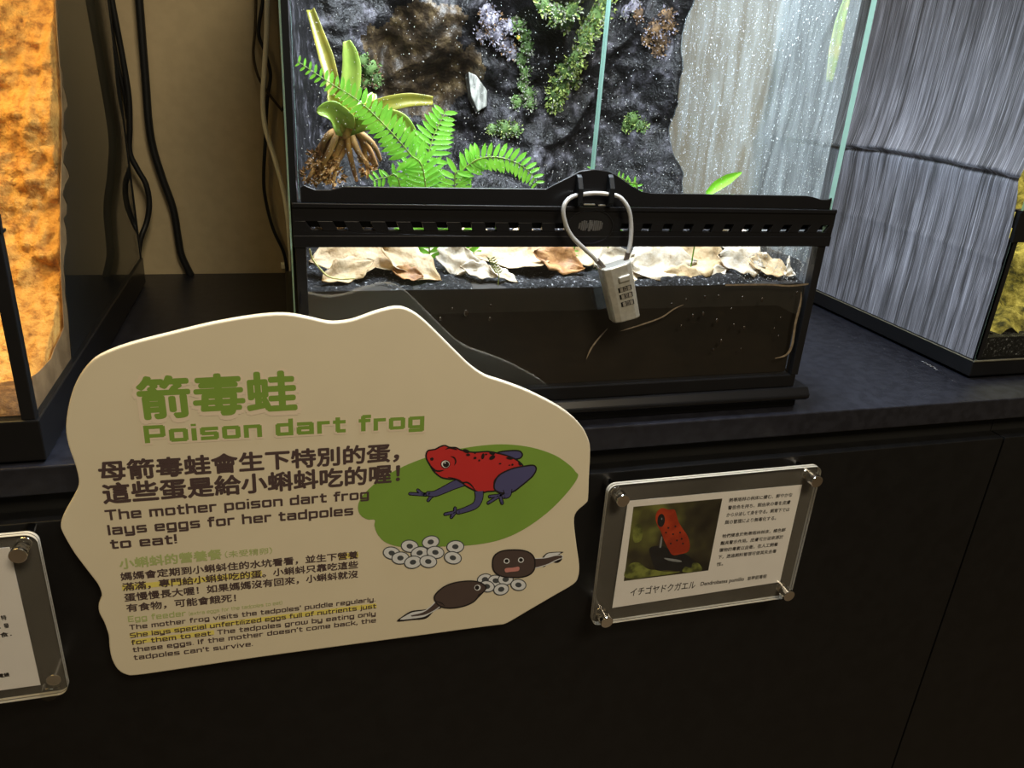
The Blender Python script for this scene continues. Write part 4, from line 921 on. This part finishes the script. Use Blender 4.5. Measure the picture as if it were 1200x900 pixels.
sq_text(mb, "tadpoles can't survive.", (157,773.5), (296.5,757), 5.8, D(1.2), 0, 1.22, .9)
mb.build('body_lettering', m_brown, SG)

# ---------------- acrylic placards on standoffs
YP = .5300
def placard(tl, w, h, label, caps, holes):
    """tl: top left corner (x, z) of the acrylic in its plane"""
    x0, z1 = tl; x1, z0 = x0+w, z1-h
    r_ = empty('acrylic_placard', ((x0+x1)/2, .5553, z0), label, 'placard', None)
    def rr(y, t, inset=0):
        R = .008; pts = []
        for cx, cz, a0 in ((x1-R,z1-R,0),(x0+R,z1-R,90),(x0+R,z0+R,180),(x1-R,z0+R,270)):
            for k in range(7): a = math.radians(a0+15*k); pts.append((cx+R*math.cos(a), y, cz+R*math.sin(a)))
        mb = MB(); mb.prism(pts, (0,t,0))
        for i in range(2, len(mb.m)): mb.m[i] = 1
        return mb
    rr(YP, .0024).build('front_plate', [m_acryl, m_acryl_edge], r_)
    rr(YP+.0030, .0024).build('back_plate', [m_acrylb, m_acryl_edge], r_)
    for i, (sx, sz) in enumerate(((0,1),(1,1),(1,0),(0,0))):
        px_ = x0+.0105 if sx == 0 else x1-.0105; pz = z1-.0105 if sz else z0+.0105
        mb = MB(); mb.cyl((px_,YP+.0054,pz), (px_,.5553,pz), .0052, 24); so = mb.build('standoff', m_chrome, r_, bevel=.0004)
        mb = MB(); mb.cyl((px_,YP-.0098,pz), (px_,YP,pz), .0060, 28)
        mb.build('cap', m_chrome if caps[i] else m_acryl, so, bevel=.0005)
    return r_
tlR = P(705,577,YP); tr = P(961,547,YP); blz = P(930,701,YP)
def mid(a, b): return a.lerp(b, .5)
xl = (P(713,580,YP).x+P(698,715,YP).x)/2-.0012; xr = (P(959,565,YP).x+P(931,685,YP).x)/2
zt = (P(730,569,YP).z+P(935,548,YP).z)/2; zb_ = (P(715,731,YP).z+P(912,702,YP).z)/2
WP, HP = xr-xl, zt-zb_
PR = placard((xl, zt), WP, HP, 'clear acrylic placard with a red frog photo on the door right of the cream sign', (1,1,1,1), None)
YC = YP+.00270
def CP(x, y): return P(x, y, YC)
mb = MB(); mb.prism([tuple(CP(*p)) for p in ((736,587),(940,568),(914,682),(717.5,712.5))], (0,.0002,0)); card = mb.build('card', m_paper, PR)
YQ = YC-.00008
m_photo = rock_mat('photo_backdrop_print', [(.34,(.020,.017,.012)),(.5,(.045,.040,.024)),(.62,(.10,.10,.035)),(.75,(.22,.24,.06))], 26, .5, 0, 10, detail=2)
m_photo2 = mat('photo_moss_print', (.26,.30,.07), .5, color2=(.07,.08,.025), vscale=80)
m_ored = mat('photo_red_print', (.56,.065,.018), .5, color2=(.36,.035,.012), vscale=60)
m_phdark = mat('photo_dark_print', (.016,.017,.022), .5, var=.3, vscale=100)
def z5(x,y): return (720+x/5.4545, 560+y/5.4545)
mb = MB(); poly(mb, [z5(*p) for p in ((122,185),(690,132),(600,592),(60,660))], YQ, 0); ph = mb.build('photo', m_photo, card)
mb = MB(); k = 0
def q5(pts, mi, kk): poly(mb, spline([z5(*p) for p in pts], 4, True), YQ-.00004*kk, mi)
q5([(75,640),(90,560),(150,540),(210,580),(270,590),(330,600),(420,600),(300,622)], 1, 1)
q5([(120,330),(160,290),(180,340),(170,400),(125,410)], 1, 1)
q5([(225,450),(300,435),(380,470),(460,490),(520,545),(545,580),(440,598),(330,590),(270,590),(240,530)], 2, 2)
q5([(285,203),(310,193),(345,203),(383,203),(397,235),(412,285),(440,330),(468,372),(482,430),(470,472),(420,488),(372,492),(345,455),(318,400),(298,345),(278,310),(264,268),(268,228)], 0, 3)
q5([(298,380),(306,382),(300,440),(288,442)], 3, 4); q5([(318,512),(360,516),(410,524),(432,535),(400,538),(340,526)], 3, 4)
ell(mb, *z5(299,272), 24/5.45, 42/5.45, YQ-.00016, 2, 5); ell(mb, *z5(303,262), 4/5.45, 7/5.45, YQ-.0002, 3)
for x,y in ((345,320),(375,360),(400,400),(360,420),(420,350),(438,420),(330,350),(390,310),(430,390)): ell(mb, *z5(x,y), 6/5.45, 6/5.45, YQ-.00016, 2)
q5([(440,602),(452,568),(490,575),(500,545),(540,548),(556,594)], 1, 4)
mb.build('frog_photo_print', [m_ored, m_photo2, m_phdark, mat('photo_grey_print', (.30,.32,.36), .5, var=.2)], ph)
mb = MB()
for t_, a, b_, h in (('熱帯雨林の林床に棲む、鮮やかな',(854,588.6),(928,582),4.6),('警告色を持ち、餌由来の毒を皮膚',(852.7,597.5),(925.5,590.8),4.6),('から分泌して身を守る。飼育下では',(851,606),(924.6,599.2),4.6),('餌の管理により無毒化する。',(849,614.6),(909,609.2),4.6),
    ('牠們棲息於熱帶雨林林床，橘色鮮',(846,630.7),(920,623),4.4),('豔具警示作用。皮膚可分泌來源於',(844,639),(917.4,631.2),4.4),('獵物的毒素以自衛，在人工飼養',(842.5,647.2),(911,640),4.4),('下，透過飼料管理可使其失去毒',(841,655.3),(909.2,648),4.4),('性。',(839.5,663.5),(847,662.7),4.2)):
    text_geo(mb, t_, a, b_, h, YQ, 0, .018)
text_geo(mb, 'イチゴヤドクガエル', (738.3,698.6), (814,689.3), 9, YQ, 0, .01); text_geo(mb, 'Dendrobates pumilio', (820.5,688), (871,681.8), 5.6, YQ, 0, .02); text_geo(mb, '草莓箭毒蛙', (875.5,680.6), (898,677.2), 4.4, YQ, 0, .015)
mb.build('card_lettering', m_black, card)
# placard cut by the left edge
xr2 = (P(47,650,YP).x+P(77,800,YP).x)/2+.0004; zt2 = (P(20,628,YP).z+P(35,626.5,YP).z)/2; zb2 = P(60,816,YP).z
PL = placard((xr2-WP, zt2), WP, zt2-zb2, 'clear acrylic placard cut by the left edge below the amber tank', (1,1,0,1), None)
c0, c1 = CP(14,641), CP(45,803)
xc = (c0.x+c1.x)/2; xk = xr2-WP+.012
mb = MB(); mb.prism([(xk,YC,c0.z),(xc,YC,c0.z),(xc,YC,c1.z),(xk,YC,c1.z)], (0,.0002,0)); card2 = mb.build('card', m_paper, PL)
for t_, a, b_, h in (('特',(2,727),(8,726.2),5.5),('．發',(0,737),(11,735.5),5.5),('食．',(1,747.2),(14,745.2),5.5),('電鰻',(-1,794.5),(11.5,792.5),4.6)):
    mb = MB(); text_geo(mb, t_, a, b_, h, YQ, 0, .03); mb.build('card_lettering', m_black, card2)
